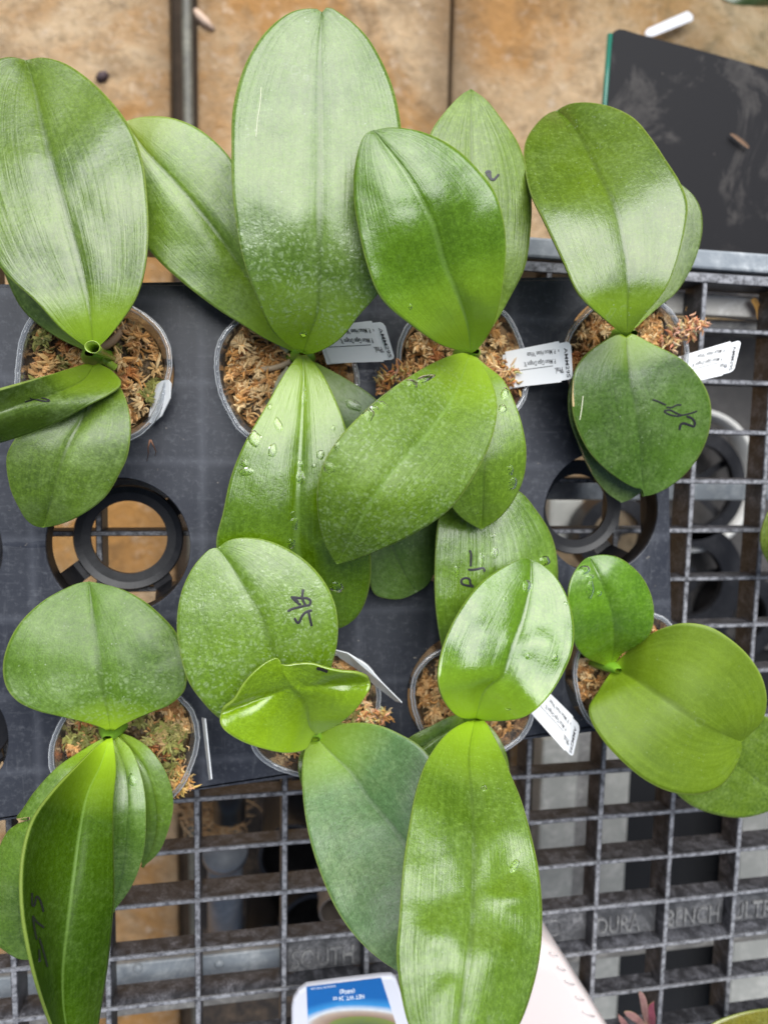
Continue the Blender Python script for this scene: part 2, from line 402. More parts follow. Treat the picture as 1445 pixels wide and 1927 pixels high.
ys = (-2.6, 3.0)
jl = lambda y: P(326, 100, FZ).x
jm = lambda y: P(851, 130, FZ).x
mb = MB()
xs = [-3.0, jl(0)-.006]
mb.box((-2.4, ys[0], FZ-.04), (jl(0)-.004, ys[1], FZ))
mb.box((jl(0)+.032, ys[0], FZ-.04), (jm(0)-.004, P(800, -60, FZ).y+.9, FZ))
mb.box((jm(0)+.001, ys[0], FZ-.04), (3.4, ys[1], FZ-.003))
fl = tag(bevel(mb.build('paving', M['floor']), .006, 2), kind='structure')
m_, n, b = mat('soil'); n.links.new(mixc(n, noise_(n, coords(n), 30, 6), (.035, .025, .018), (.14, .10, .07)), b.inputs['Base Color']); b.inputs['Roughness'].default_value = .9
tag(obj('ground', [(-6, -6, FZ-.045), (6, -6, FZ-.045), (6, 6, FZ-.045), (-6, 6, FZ-.045)], [(0, 1, 2, 3)], m_, smooth=False), kind='structure')
# conduit lying along the joint
mb = MB(); x0 = jl(0)+.021
mb.tube([(x0+.002*sin(k*1.7), -2.2+.3*k, FZ+.004) for k in range(17)], .0075, 10)
tag(mb.build('conduit', worn('conduit_plastic', (.11, .105, .085), (.24, .23, .18), 30, .7, .5, .1), smooth=True), 'thin grey-green conduit lying in the dark joint between the paving slabs', 'pipe')
# litter on the slabs
def curl(name, pts, wd, z, mt, label, cat, group=None):
    vs = []; k = len(pts)
    for i, (x, y) in enumerate(pts):
        p = P(x, y, z); q = P(*pts[min(i+1, k-1)], z)-P(*pts[max(i-1, 0)], z); nn = Vector((-q.y, q.x, 0)).normalized()
        ww = wd*sin(pi*(i+.5)/k)*.9+wd*.15
        h = .004+.006*sin(pi*i/(k-1))
        vs += [p+nn*ww+Vector((0, 0, h*.3)), p+Vector((0, 0, h)), p-nn*ww+Vector((0, 0, h*.2))]
    fs = []
    for i in range(k-1):
        for j in (0, 1): fs.append((i*3+j, i*3+j+1, i*3+j+4, i*3+j+3))
    o = obj(name, vs, fs, mt); s_ = o.modifiers.new('t', 'SOLIDIFY'); s_.thickness = .0015
    return tag(o, label, cat, group)
M['dryleaf'] = simple('dry_leaf', (.42, .24, .12), .7, nz=.6, scale=120)
M['dryleaf2'] = simple('dry_leaf_pale', (.55, .40, .30), .7, nz=.5, scale=120)
curl('dead_leaf', [(367, 18), (375, 32), (388, 45), (403, 58)], .007, FZ, M['dryleaf2'], 'pale curled dead leaf sliver on the slab right of the conduit', 'leaf')
curl('dead_leaf', [(184, 153), (193, 146), (203, 138)], .007, FZ, simple('dark_leaf', (.07, .045, .05), .7), 'small dark purple scrap on the slab above the left orchids', 'leaf')

# ---------------------------------------------------------------- bench
G0 = .06; G1 = .036881
def gx(c): return c*G0
def gy(r_): return -r_*G1
bench = empty('plastic_bench_top', (0.24, 0.15, 0), 'black plastic grating bench top of rectangular cells carrying the orchid tray', 'bench')
X0, X1, Y0, Y1 = gx(-4), gx(15), gy(9), gy(-10)
mb = MB()
def bar(a, b_, wt, wb, h, axis, rough=.0006):
    """ribbed bar, slightly tapered and uneven like moulded plastic"""
    n = 26 if axis == 'x' else 26
    L = []
    for i in range(n+1):
        t = i/n; p = Vector(a).lerp(Vector(b_), t)
        q = wt/2*(1+.14*(noise.noise(Vector((p.x*70, p.y*70, 3)))))
        hh = noise.noise(Vector((p.x*9, p.y*9, 1)))*.0012
        o_ = Vector((0, 1, 0)) if axis == 'x' else Vector((1, 0, 0))
        L += [p+o_*q+Vector((0, 0, hh)), p-o_*q+Vector((0, 0, hh)), p-o_*wb/2+Vector((0, 0, -h)), p+o_*wb/2+Vector((0, 0, -h))]
    fs = []
    for i in range(n):
        for k in range(4): fs.append((i*4+k, i*4+(k+1) % 4, (i+1)*4+(k+1) % 4, (i+1)*4+k))
    fs += [(3, 2, 1, 0), (n*4, n*4+1, n*4+2, n*4+3)]
    mb.add(L, [f[::-1] for f in fs] if axis == 'x' else fs)
for r_ in range(-10, 10):
    y = gy(r_); deep = {2: .023, 4: .021, -10: .026}.get(r_, .0155)
    wd = .0072 if r_ == -10 else .0036
    bar((X0, y, 0), (X1, y, 0), wd, .0042 if r_ != -10 else .008, deep, 'x')
bench_rows = mb.build('cross_bar_grid', M['bench'], bench)
bench_rows['label'] = 'long bars of the black grating running across the picture'
bench_rows.name = 'grating_rail'
bevel(bench_rows, .0006, 1)
mb = MB()
for c in range(-4, 16):
    x = gx(c)
    bar((x, Y0, -.0004), (x, Y1, -.0004), .0042, .0050, .019 if c % 4 else .022, 'y')
o = mb.build('grating_crossbar', M['bench'], bench); bevel(o, .0006, 1)
# lettered plates moulded in the bottom of one row of cells
def ray_plane(px, py, o_, nrm):
    dd = ray(px, py); t = (o_-CAM).dot(nrm)/dd.dot(nrm); return CAM+dd*t
def text_mesh(s, bold=0.0):
    cu = bpy.data.curves.new('t', 'FONT'); cu.body = s; cu.size = 1; cu.offset = bold; cu.resolution_u = 3
    t = bpy.data.objects.new('t', cu); C.objects.link(t)
    me = bpy.data.meshes.new_from_object(t.evaluated_get(bpy.context.evaluated_depsgraph_get()))
    bpy.data.objects.remove(t); bpy.data.curves.remove(cu)
    vs = [tuple(v.co) for v in me.vertices]; fs = [tuple(p.vertices) for p in me.polygons]
    bpy.data.meshes.remove(me)
    x0 = min(v[0] for v in vs); x1 = max(v[0] for v in vs)
    return [((v[0]-x0)/(x1-x0), v[1]/.72) for v in vs], fs      # x in 0..1, cap height = 1
def extrude_flat(vs, fs, nrm, h):
    n = len(vs); nrm = Vector(nrm)
    V = [v+nrm*h for v in vs]+[v for v in vs]
    edges = {}
    for f in fs:
        for i in range(len(f)):
            a, b_ = f[i], f[(i+1) % len(f)]
            if (b_, a) in edges: edges.pop((b_, a))
            else: edges[(a, b_)] = 1
    Fc = list(fs)+[(a+n, b_+n, b_, a) for a, b_ in edges]
    return V, Fc
PZ = -.010
M['worn_letters'] = worn('worn_lettering', (.11, .11, .115), (.34, .34, .33), 150, .7, .5, .2)
plates = [(3, 'SOUTH'), (7, 'DURA'), (8, 'BENCH'), (9, 'ULTRA'), (6, None), (4, None), (5, None)]
for c, s in plates:
    q = MB(); q.box((gx(c)+.0024, gy(3.88), PZ-.003), (gx(c+1)-.0024, gy(3)-.0019, PZ))
    pl = q.build('lettered_plate' if s else 'blank_plate', worn('bench_plate', (.055, .056, .06), (.22, .22, .23), 60, .7, .45, .2) if 'pl' not in globals() else pl.data.materials[0], bench)
    bevel(pl, .0008, 1)
    if s:
        pl['label'] = 'plate moulded in the grating reading '+s
        vs, fs = text_mesh(s, .01)
        wx = (.046 if s == 'SOUTH' else .047); h = .0145; x0 = gx(c)+.006; y0 = gy(3.88)+.0035
        if s == 'DURA': wx = .037
        V = [Vector((x0+v[0]*wx, y0+v[1]*h, PZ)) for v in vs]
        V, fs = extrude_flat(V, fs, (0, 0, 1), .0014)
        obj('raised_lettering', V, fs, M['worn_letters'], pl, smooth=False)
    elif c == 6:
        q = MB(); q.lathe((gx(6.5), gy(3.55), PZ), [(.0075, 0), (.0070, .0010), (.0055, .0010), (.005, 0)], 32)
        q.build('moulded_disc', pl.data.materials[0], pl, smooth=True)
# sculpted deep bar below the plates
q = MB()
for c in range(-4, 15):
    n_ = 8; vs = []
    for i in range(n_+1):
        t = i/n_; x = gx(c)+.0022+(G0-.0044)*t; e = (abs(2*t-1))**6
        vs += [(x, gy(4)+.0018, -.001), (x, gy(4)+.0018+.0016*(1-.6*e), -.004), (x, gy(4)+.0030*(1-.5*e)+.0015, -.0102), (x, gy(4)+.0018, -.020)]
    fs = []
    for i in range(n_):
        for k in range(3): fs.append((i*4+k, i*4+k+1, (i+1)*4+k+1, (i+1)*4+k))
    q.add(vs, fs)
q.build('stiffening_lip', M['bench'], bench, smooth=True)

# metal frame under the bench
def beam(name, y0, y1, z0, z1, mt, label, x0=X0-.2, x1=X1+.2, tilt=0):
    q = MB(); q.box((x0, min(y0, y1), z0), (x1, max(y0, y1), z1)); o_ = q.build(name, mt)
    bevel(o_, .0015, 2); return tag(o_, label, 'beam', 'steel beams under the bench')
ya = P(1350, 908, -.040).y; yb = P(1350, 942, -.040).y
beam('support_beam', ya, yb, -.075, -.040, M['alu'], 'pale blue-grey steel beam under the grating beside the right-hand ring hole')
bolts = []
ya = P(300, 1808, -.036).y; yb = P(300, 1855, -.036).y
bm_ = beam('support_beam', ya, yb, -.060, -.036, M['alu'], 'galvanised beam with bolt heads under the grating near the bottom edge')
for px in (260, 413):
    q = MB(); p = P(px, 1814 if px == 413 else 1822, -.036); q.lathe(p, [(.0, .0022), (.0022, .0020), (.0036, .0008), (.0040, 0)], 20)
    q.build('bolt_head', M['alu'], bm_, smooth=True)
q = MB(); ya = P(300, 1868, -.045).y; yb = P(300, 1905, -.045).y
for k in range(5):
    a = ya+(yb-ya)*k/5; b_ = ya+(yb-ya)*(k+.8)/5; q.box((X0-.2, min(a, b_), -.07), (X1+.2, max(a, b_), -.045+.001*(k % 2)))
q.box((X0-.2, yb, -.072), (X1+.2, ya, -.048))
tag(q.build('ribbed_rail', M['greyrail']), 'weathered ribbed grey rail under the grating along the bottom', 'beam', 'steel beams under the bench')
# frame rail along the far edge of the bench
yt = gy(-10)+.0055
tag(bevel((lambda q: (q.box((X0-.2, yt+.001, -.030), (X1+.2, yt+.0150, -.002)), q)[1])(MB()).build('edge_rail', M['alu']), .002, 2), 'steel frame rail along the far edge of the grating bench', 'beam', 'steel beams under the bench')
yw = gy(-10)-.006
tag(bevel((lambda q: (q.box((gx(7.2), yw-.016, -.034), (X1+.2, yw, -.024)), q)[1])(MB()).build('white_rail', M['whitewood']), .0015, 2), 'chipped white painted rail just inside the far edge of the bench at right', 'beam')
tag(bevel((lambda q: (q.box((gx(7.2), yw-.024, -.050), (X1+.2, yw-.0165, -.036)), q)[1])(MB()).build('white_rail', M['greyrail']), .0015, 2), 'narrow grey rail beside the chipped white rail at upper right', 'beam')
# dried leaf on the white rail
def lens3(name, pts, wd, z, mt, label, cat):
    vs = []; k = len(pts)
    for i, (x, y) in enumerate(pts):
        zz = z[i] if isinstance(z, (list, tuple)) else z
        p = P(x, y, zz); a = P(*pts[min(i+1, k-1)], zz)-P(*pts[max(i-1, 0)], zz); nn = Vector((-a.y, a.x, 0)).normalized()
        ww = wd[i]
        vs += [p+nn*ww+Vector((0, 0, .002)), p, p-nn*ww+Vector((0, 0, .0025))]
    fs = [(i*3+j, i*3+j+1, i*3+j+4, i*3+j+3) for i in range(k-1) for j in (0, 1)]
    o = obj(name, vs, fs, mt); s_ = o.modifiers.new('t', 'SOLIDIFY'); s_.thickness = .0008
    o.modifiers.new('s', 'SUBSURF').levels = 1
    return tag(o, label, cat)
lens3('dry_leaf_scrap', [(1413, 562), (1421, 575), (1426, 590), (1428, 605)], [.003, .0022, .003, .0036], [-.018, -.019, -.02, -.021], simple('amber_leaf', (.50, .27, .07), .55, nz=.5, scale=200), 'curled amber dry leaf caught on the white rail at upper right', 'leaf')
lens3('dry_leaf_scrap', [(1288, 585), (1296, 577), (1306, 566)], [.001, .0025, .001], -.02, simple('amber_leaf2', (.45, .27, .10), .6, nz=.4), 'small amber dry leaf sliver on the white rail behind the right-hand pot', 'leaf')

# ---------------------------------------------------------------- things below the bench
# dark glass panel, upper right
gz = -.20
gp = [(1158, 56), (1152, 62), (1148, 110), (1141, 200), (1120, 560), (1900, 600), (1900, 262), (1445, 128), (1300, 88), (1200, 62), (1175, 54), (1165, 53)]
pts = [P(x, y, gz) for x, y in gp]
vs, fs = prism([(p.x, p.y) for p in pts], gz-.012, gz)
def board_mat():
    m_, n, b = mat('dark_board'); co = coords(n)
    a = noise_(n, co, 11, 6, .68, 1.0); f = noise_(n, co, 60, 4, .7)
    col = mixc(n, math_(n, 'MULTIPLY', ramp(n, a, [(.53, (0, 0, 0)), (.60, (1, 1, 1))]), ramp(n, f, [(.30, (.3, .3, .3)), (.6, (1, 1, 1))])), (.011, .0105, .0125), (.055, .050, .048))
    col = mixc(n, ramp(n, noise_(n, co, 110, 2), [(.74, (0, 0, 0)), (.77, (1, 1, 1))]), col, (.22, .19, .16))
    n.links.new(col, b.inputs['Base Color']); b.inputs['Roughness'].default_value = .6; b.inputs['Specular IOR Level'].default_value = .2
    return m_
bd = empty('dark_panel', pts[0], 'large black panel with dusty patches and a green edge at upper right', 'panel')
bevel(obj('panel_sheet', vs, fs, board_mat(), bd, smooth=False), .002, 2)
e0, e1 = P(1152, 62, gz), P(1120, 560, gz)
q = MB(); q.tube([e0+Vector((-.001, 0, -.003)), P(1141, 200, gz)+Vector((-.001, 0, -.003)), e1+Vector((-.001, 0, -.003))], .0028, 8)
q.build('green_edge', simple('green_glass_edge', (.02, .16, .11), .2), bd, smooth=True)
lens3('wood_chip', [(1372, 252), (1390, 265), (1408, 280)], [.001, .002, .0012], gz+.003, simple('wood_chip', (.26, .16, .10), .8), 'small brown wood chip lying on the black panel', 'chip')
# white plant tag on the slab
tz = FZ+.012
cn = [P(1213, 62, tz), P(1219, 54, tz), P(1293, 21, tz), P(1302, 28, tz), P(1303, 38, tz), P(1228, 68, tz), P(1217, 67, tz)]
vs, fs = prism([(p.x, p.y) for p in cn], tz-.002, tz)
tag(obj('plant_tag', vs, fs, simple('blank_tag', (.78, .80, .86), .4), smooth=False), 'blank white plant tag lying on the slabs beside the corner of the black panel', 'tag')

# ground cloth under the right part, black round trays on it
sz = -.34
pts = [P(1240, 600, sz), P(1700, 600, sz), P(1700, 1230, sz), P(1228, 1215, sz)]
vs, fs = prism([(p.x, p.y) for p in pts], sz-.006, sz)
o = obj('ground_cloth', vs, fs, M['greycloth'], smooth=False); tag(o, 'dark grey shelf board seen through the grating on the right side', 'shelf'); o.name = 'lower_shelf'
def webtray(cx, cy, rpx, z, label, spokes=5, rot=0.3, ringw=.22, mt=None, hz=.03):
    c = P(cx, cy, z); rr = (P(cx+rpx, cy, z)-c).length
    t = empty('round_black_tray', c-Vector((0, 0, hz)), label, 'tray', 'round black trays below the grating')
    q = MB(); q.lathe(c, [(rr, -hz), (rr, 0), (rr*(1-ringw), 0), (rr*(1-ringw), -hz*.3)], 48); q.build('rim', mt or M['blackplastic'], t, smooth=False)
    q = MB()
    for k in range(spokes):
        a = rot+2*pi*k/spokes; dv = Vector((cos(a), sin(a), 0)); nn = Vector((-dv.y, dv.x, 0))*rr*.07
        p0 = c+dv*rr*.2+Vector((0, 0, -hz*.5)); p1 = c+dv*rr*(1-ringw*.6)+Vector((0, 0, -hz*.5))
        q.add([p0-nn, p0+nn, p1+nn, p1-nn], [(0, 3, 2, 1)])
    q.lathe(c-Vector((0, 0, hz*.45)), [(rr*.26, 0), (rr*.12, 0)], 24)
    q.build('spoke_web', mt or M['blackplastic'], t)
    return t
webtray(1310, 915, 92, sz+.05, 'round black spoked tray inside a white ring below the grating', 5, .55, .24)
c = P(1300, 905, sz+.035); rr = (P(1420, 905, sz+.035)-c).length
q = MB(); q.lathe(c, [(rr, -.02), (rr*1.0, .008), (rr*.93, .008), (rr*.90, -.02)], 64)
tag(q.build('white_ring', simple('white_plastic', (.75, .74, .70), .35, nz=.2), smooth=True), 'white plastic ring around the round black tray below the grating at right', 'ring')
webtray(1300, 1095, 98, sz+.05, 'round black spoked tray seen through the grating below the white ring', 4, .2, .40)
webtray(1400, 1160, 70, sz+.03, 'round black spoked tray at the right edge below the grating', 4, .9, .40)
webtray(1160, 1010, 70, sz+.06, 'round black spoked tray seen through the right ring hole of the pot tray', 4, .2, .35)
# pale block below the right ring hole
q = MB(); a, b_ = P(1035, 935, sz+.02), P(1095, 1025, sz+.02); q.box((a.x, b_.y, sz-.1), (b_.x, a.y, sz+.02))
tag(bevel(q.build('pale_block', M['concretepost']), .005, 2), 'pale grey block seen through the right ring hole of the pot tray', 'block')
lens3('red_leaf_scrap', [(1100, 945), (1112, 960), (1106, 975)], [.006, .012, .006], sz+.03, simple('magenta', (.20, .01, .05), .5), 'dark red leaf scrap beside the pale block below the right ring hole', 'leaf')
# pale boards lower right
for i, (x0, x1, y0, y1, z, lab, mt) in enumerate([
        (1022, 1073, 1390, 1740, -.30, 'wide pale board standing below the grating left of the black gap', M['concretepost']),
        (1075, 1112, 1380, 1960, -.33, 'darker weathered board next to the wide pale board below the grating', M['greyrail']),
        (1136, 1158, 1400, 1960, -.31, 'narrow pale strip of board beside the black gap below the grating', M['concretepost']),
        (1402, 1470, 1450, 1960, -.31, 'pale board at the right edge below the grating', M['concretepost'])]):
    a, b_ = P(x0, y0, z), P(x1, y1, z)
    q = MB(); q.box((a.x, b_.y, z-.03), (b_.x, a.y, z))
    tag(bevel(q.build('weathered_board', mt), .002, 1), lab, 'board', 'boards standing under the bench')
# plain black sheet below the lower right cells
bz = -.36; pts = [P(x, y, bz) for x, y in ((1000, 1215), (1560, 1200), (1600, 2100), (960, 2100))]
vs, fs = prism([(p.x, p.y) for p in pts], bz-.005, bz)
tag(obj('black_sheet', vs, fs, simple('black_sheet', (.006, .006, .007), .7), smooth=False), 'black sheet under the bench at lower right', 'sheet')
# pots and pipes lower left
def cyl(name, px, py, rpx, z1, h, mt, label, cat, group=None, rim=True):
    c = P(px, py, z1); rr = (P(px+rpx, py, z1)-c).length
    q = MB()
    q.lathe(c-Vector((0, 0, h)), [(0, 0), (rr*.78, 0), (rr*.95, h*.93), (rr*1.06, h*.93), (rr*1.06, h), (rr*.94, h), (rr*.72, .01), (0, .01)], 40)
    return tag(q.build(name, mt, smooth=False), label, cat, group)
q = MB(); a = P(424, 1600, -.25); b_ = P(424, 1790, -.33)
q.tube([a, a.lerp(b_, .5), b_], [.018, .019, .019], 24); q.tube([a+Vector((0, .006, .004)), a+Vector((0, -.006, -.003))], .0235, 24)
tag(q.build('grey_pipe', M['pvc'], smooth=True), 'blue-grey plastic pipe with a collar below the grating at lower left', 'pipe')
q = MB(); q.tube([P(432, 1445, -.22), P(432, 1540, -.22)], .016, 24)
tag(q.build('black_pipe', M['blackplastic'], smooth=True), 'short black tube ending above the grey pipe below the grating', 'pipe')
cyl('black_nursery_pot', 548, 1610, 58, -.24, .12, M['blackplastic'], 'black nursery pot under the grating right of the grey pipe', 'pot', 'black pots standing under the bench')
cyl('black_nursery_pot', 590, 1745, 62, -.28, .12, M['blackplastic'], 'black nursery pot under the grating above the SOUTH plate', 'pot', 'black pots standing under the bench')
cyl('black_nursery_pot', 505, 1790, 48, -.30, .12, M['blackplastic'], 'black nursery pot under the grating above the galvanised beam', 'pot', 'black pots standing under the bench')
cyl('black_nursery_pot', 600, 1500, 60, -.30, .10, M['blackplastic'], 'black nursery pot just under the lower edge of the tray', 'pot', 'black pots standing under the bench')
cyl('taupe_pot', 628, 1715, 26, -.20, .14, simple('taupe', (.34, .29, .25), .6, nz=.3), 'taupe pot seen through the grating left of the long pale-green leaf', 'pot')
pts = [P(x, y, -.40) for x, y in ((372, 1400), (960, 1400), (960, 2100), (372, 2100))]
vs, fs = prism([(p.x, p.y) for p in pts], -.405, -.40)
tag(obj('brown_shelf', vs, fs, worn('dirty_shelf', (.035, .028, .024), (.20, .14, .09), 25, .6, .8, .2), smooth=False), 'dark dirty shelf board under the bench at lower left', 'shelf')
# fibre scraps
def fibres(c, n, rad, ln, cols, wd, rnd):
    q = MB()
    for i in range(n):
        a = rnd.uniform(0, 2*pi); rr = rad*sqrt(rnd.random()); p = c+Vector((cos(a)*rr, sin(a)*rr, rnd.uniform(-.002, .006)))
        d0 = Vector((rnd.gauss(0, 1), rnd.gauss(0, 1), rnd.gauss(0, .3))).normalized(); pts_ = [p]
        for k in range(4):
            d0 = (d0+Vector((rnd.gauss(0, .5), rnd.gauss(0, .5), rnd.gauss(0, .3)))).normalized(); p = p+d0*ln/4; pts_.append(p)
        q.tube(pts_, [wd, wd, wd*.8, wd*.5, wd*.2], 4, False, rnd.choice(cols))
    return q
q = fibres(P(395, 1510, -.25), 260, .035, .03, [(.42, .27, .14), (.30, .18, .09), (.5, .36, .22)], .0009, random.Random(3))
tag(q.build('moss_clump', M['moss']), 'brown fibrous moss clump below the grating beside the black tube', 'moss')

# ---------------------------------------------------------------- pot tray
TZ = .045
tc = [P(-85, 542, TZ), P(1249, 524, TZ), P(1262, 1345, TZ), P(-85, 1553, TZ)]
tray = empty('pot_tray', (tc[0]+tc[2])/2-Vector((0, 0, TZ)), 'grey-black plastic carry tray with round pot holes holding eight orchids', 'tray')
holes = {'A': (190, 694), 'B': (548, 704), 'C': (872, 690), 'D': (1167, 672),
         'x0': (-140, 1035), 'x1': (225, 1028), 'x2': (560, 1010), 'x3': (862, 985), 'x4': (1131, 965),
         'y0': (-125, 1395), 'E': (246, 1398), 'F': (590, 1340), 'G': (880, 1302), 'H': (1165, 1265)}
HR = .0405
hc = {k: P(x, y, TZ) for k, (x, y) in holes.items()}
def rounded(corners, rr, n=6):
    out = []; L = len(corners)
    for i in range(L):
        p = corners[i]; a = (corners[i-1]-p).normalized(); b_ = (corners[(i+1) % L]-p).normalized()
        s0 = p+a*rr; s1 = p+b_*rr
        for k in range(n+1):
            t = k/n; out.append(s0*(1-t)**2+p*2*t*(1-t)+s1*t*t)
    return out
ol = rounded(tc, .006)
spl = [[(p.x, p.y) for p in ol]]
for k, c in hc.items():
    if k in ('x0', 'y0'):
        continue
    spl.append([(c.x+HR*cos(2*pi*i/72), c.y+HR*sin(2*pi*i/72)) for i in range(72)])
# holes cut by the left border of our sheet are kept whole: extend the sheet instead
lext = [P(-330, 545, TZ), tc[1], tc[2], P(-330, 1592, TZ)]
spl[0] = [(p.x, p.y) for p in rounded(lext, .006)]
for k in ('x0', 'y0'):
    c = hc[k]; spl.append([(c.x+HR*cos(2*pi*i/72), c.y+HR*sin(2*pi*i/72)) for i in range(72)])
curve_plate('tray_deck', spl, TZ-.0022, TZ, M['tray'], tray, .0006)
# skirt round the deck
q = MB(); rl = rounded(lext, .006); cm = sum(lext, Vector())/4
vs = []; nn = len(rl)
for p in rl:
    dvec = (p-cm).normalized(); vs += [p+Vector((0, 0, -.0012)), p+dvec*.002+Vector((0, 0, -TZ+.006))]
q.add(vs, [(2*i, 2*i+1, (2*i+3) % (2*nn), (2*i+2) % (2*nn)) for i in range(nn)])
o = q.build('tray_skirt', M['tray'], tray); o.modifiers.new('t', 'SOLIDIFY').thickness = .0018
for k, c in hc.items():
    open_ = k[0] in 'xy'
    q = MB(); z0 = TZ-.012
    q.lathe((c.x, c.y, 0), [(HR, TZ-.001), (HR-.0006, z0), (HR+.0012, z0), (HR+.0014, TZ-.002)], 64)
    ring = q.build('hole_collar', M['blackplastic'], tray, smooth=True)
    if open_:
        q = MB(); ro, ri = .0330, .0235
        q.lathe((c.x, c.y, 0), [(ri, .0045), (ri, .0075), (ro-.004, .0080), (ro, .0095), (ro+.0008, .0080), (ro, .0045)], 72, close=True)
        for j in range(4):
            a = .62+j*pi/2; dv = Vector((cos(a), sin(a), 0)); nv = Vector((-dv.y, dv.x, 0))*.0062
            p0 = Vector((c.x, c.y, .0058))+dv*(ro-.002); p1 = Vector((c.x, c.y, z0+.003))+dv*(HR+.0002)
            pm = Vector((c.x, c.y, .010))+dv*(ro+.004)
            vs = []
            for p in (p0, pm, p1): vs += [p-nv, p+nv, p+nv+Vector((0, 0, -.002)), p-nv+Vector((0, 0, -.002))]
            q.add(vs, [(0, 1, 5, 4), (4, 5, 9, 8), (3, 7, 6, 2), (7, 11, 10, 6), (0, 4, 7, 3), (4, 8, 11, 7), (1, 2, 6, 5), (5, 6, 10, 9)])
        rr_ = q.build('ring_seat', M['blackplastic'], tray, smooth=False)
# water puddles on the deck
def puddle(px, py, r_, seed, parent=None, z=TZ, name='water_puddle', lab=None):
    rnd = random.Random(seed); c = P(px, py, z); n = 28; vs = [c+Vector((0, 0, .0005))]
    ring1 = []; ring2 = []
    for i in range(n):
        a = 2*pi*i/n; q = r_*(1+.45*noise.noise(Vector((cos(a)*1.6, sin(a)*1.6, seed*1.7))))
        ring1.append(c+Vector((cos(a)*q*.7, sin(a)*q*.7, .00045))); ring2.append(c+Vector((cos(a)*q, sin(a)*q, .0001)))
    vs += ring1+ring2
    fs = [(0, 1+i, 1+(i+1) % n) for i in range(n)]+[(1+i, 1+n+i, 1+n+(i+1) % n, 1+(i+1) % n) for i in range(n)]
    return vs, fs
M['wetfilm'] = simple('standing_water', (.012, .013, .015), .04, .6)
for i, (x, y, r_, lab) in enumerate([(351, 762, .0055, 'small dark puddle on the tray deck right of the blank white tag'), (441, 860, .003, 'tiny dark puddle on the tray deck left of the wet leaf'),
                                (428, 1456, .005, 'shallow puddle on the lower edge of the tray beside the edge-on tag'), (500, 1448, .0045, 'shallow puddle on the lower edge of the tray below the folded glossy leaf'),
                                (700, 1124, .005, 'puddle on the tray deck below the dark hanging leaf')]):
    vs, fs = puddle(x, y, r_, i+1)
    tag(obj('water_puddle', vs, fs, M['wetfilm']), lab, 'puddle', 'puddles standing on the tray')

# ---------------------------------------------------------------- leaves
def cr(pts, n):
    """centripetal-ish resample of a polyline (any dim) by arc length with Catmull-Rom smoothing; n+1 samples"""
    D = len(pts[0]); p = [Vector((list(q)+[0, 0, 0])[:3]) for q in pts]
    if len(p) == 2: p = [p[0], p[0].lerp(p[1], .5), p[1]]
    ext = [p[0]*2-p[1]]+p+[p[-1]*2-p[-2]]
    dense = []
    for i in range(1, len(ext)-2):
        a, b_, c, d_ = ext[i-1], ext[i], ext[i+1], ext[i+2]
        t0 = 0; t1 = t0+max((b_-a).length, 1e-6)**.5; t2 = t1+max((c-b_).length, 1e-6)**.5; t3 = t2+max((d_-c).length, 1e-6)**.5
        for k in range(14):
            t = t1+(t2-t1)*k/14
            A1 = a*((t1-t)/(t1-t0))+b_*((t-t0)/(t1-t0)); A2 = b_*((t2-t)/(t2-t1))+c*((t-t1)/(t2-t1)); A3 = c*((t3-t)/(t3-t2))+d_*((t-t2)/(t3-t2))
            B1 = A1*((t2-t)/(t2-t0))+A2*((t-t0)/(t2-t0)); B2 = A2*((t3-t)/(t3-t1))+A3*((t-t1)/(t3-t1))
            dense.append(B1*((t2-t)/(t2-t1))+B2*((t-t1)/(t2-t1)))
    dense.append(ext[-2])
    L = [0]
    for i in range(1, len(dense)): L.append(L[-1]+(dense[i]-dense[i-1]).length)
    out = []; j = 0
    for k in range(n+1):
        s = L[-1]*k/n
        while j < len(L)-2 and L[j+1] < s: j += 1
        f = (s-L[j])/max(L[j+1]-L[j], 1e-9); out.append(dense[j].lerp(dense[j+1], min(1, max(0, f))))
    return out
def interp(vals, t):
    """smooth 1-D interpolation of evenly spaced values"""
    n = len(vals)-1; x = min(max(t, 0), 1)*n; i = min(int(x), n-1); f = x-i
    p0 = vals[max(i-1, 0)]; p1 = vals[i]; p2 = vals[i+1]; p3 = vals[min(i+2, n)]
    return .5*((2*p1)+(-p0+p2)*f+(2*p0-5*p1+4*p2-p3)*f*f+(-p0+3*p1-3*p2+p3)*f**3)
LEAVES = {}
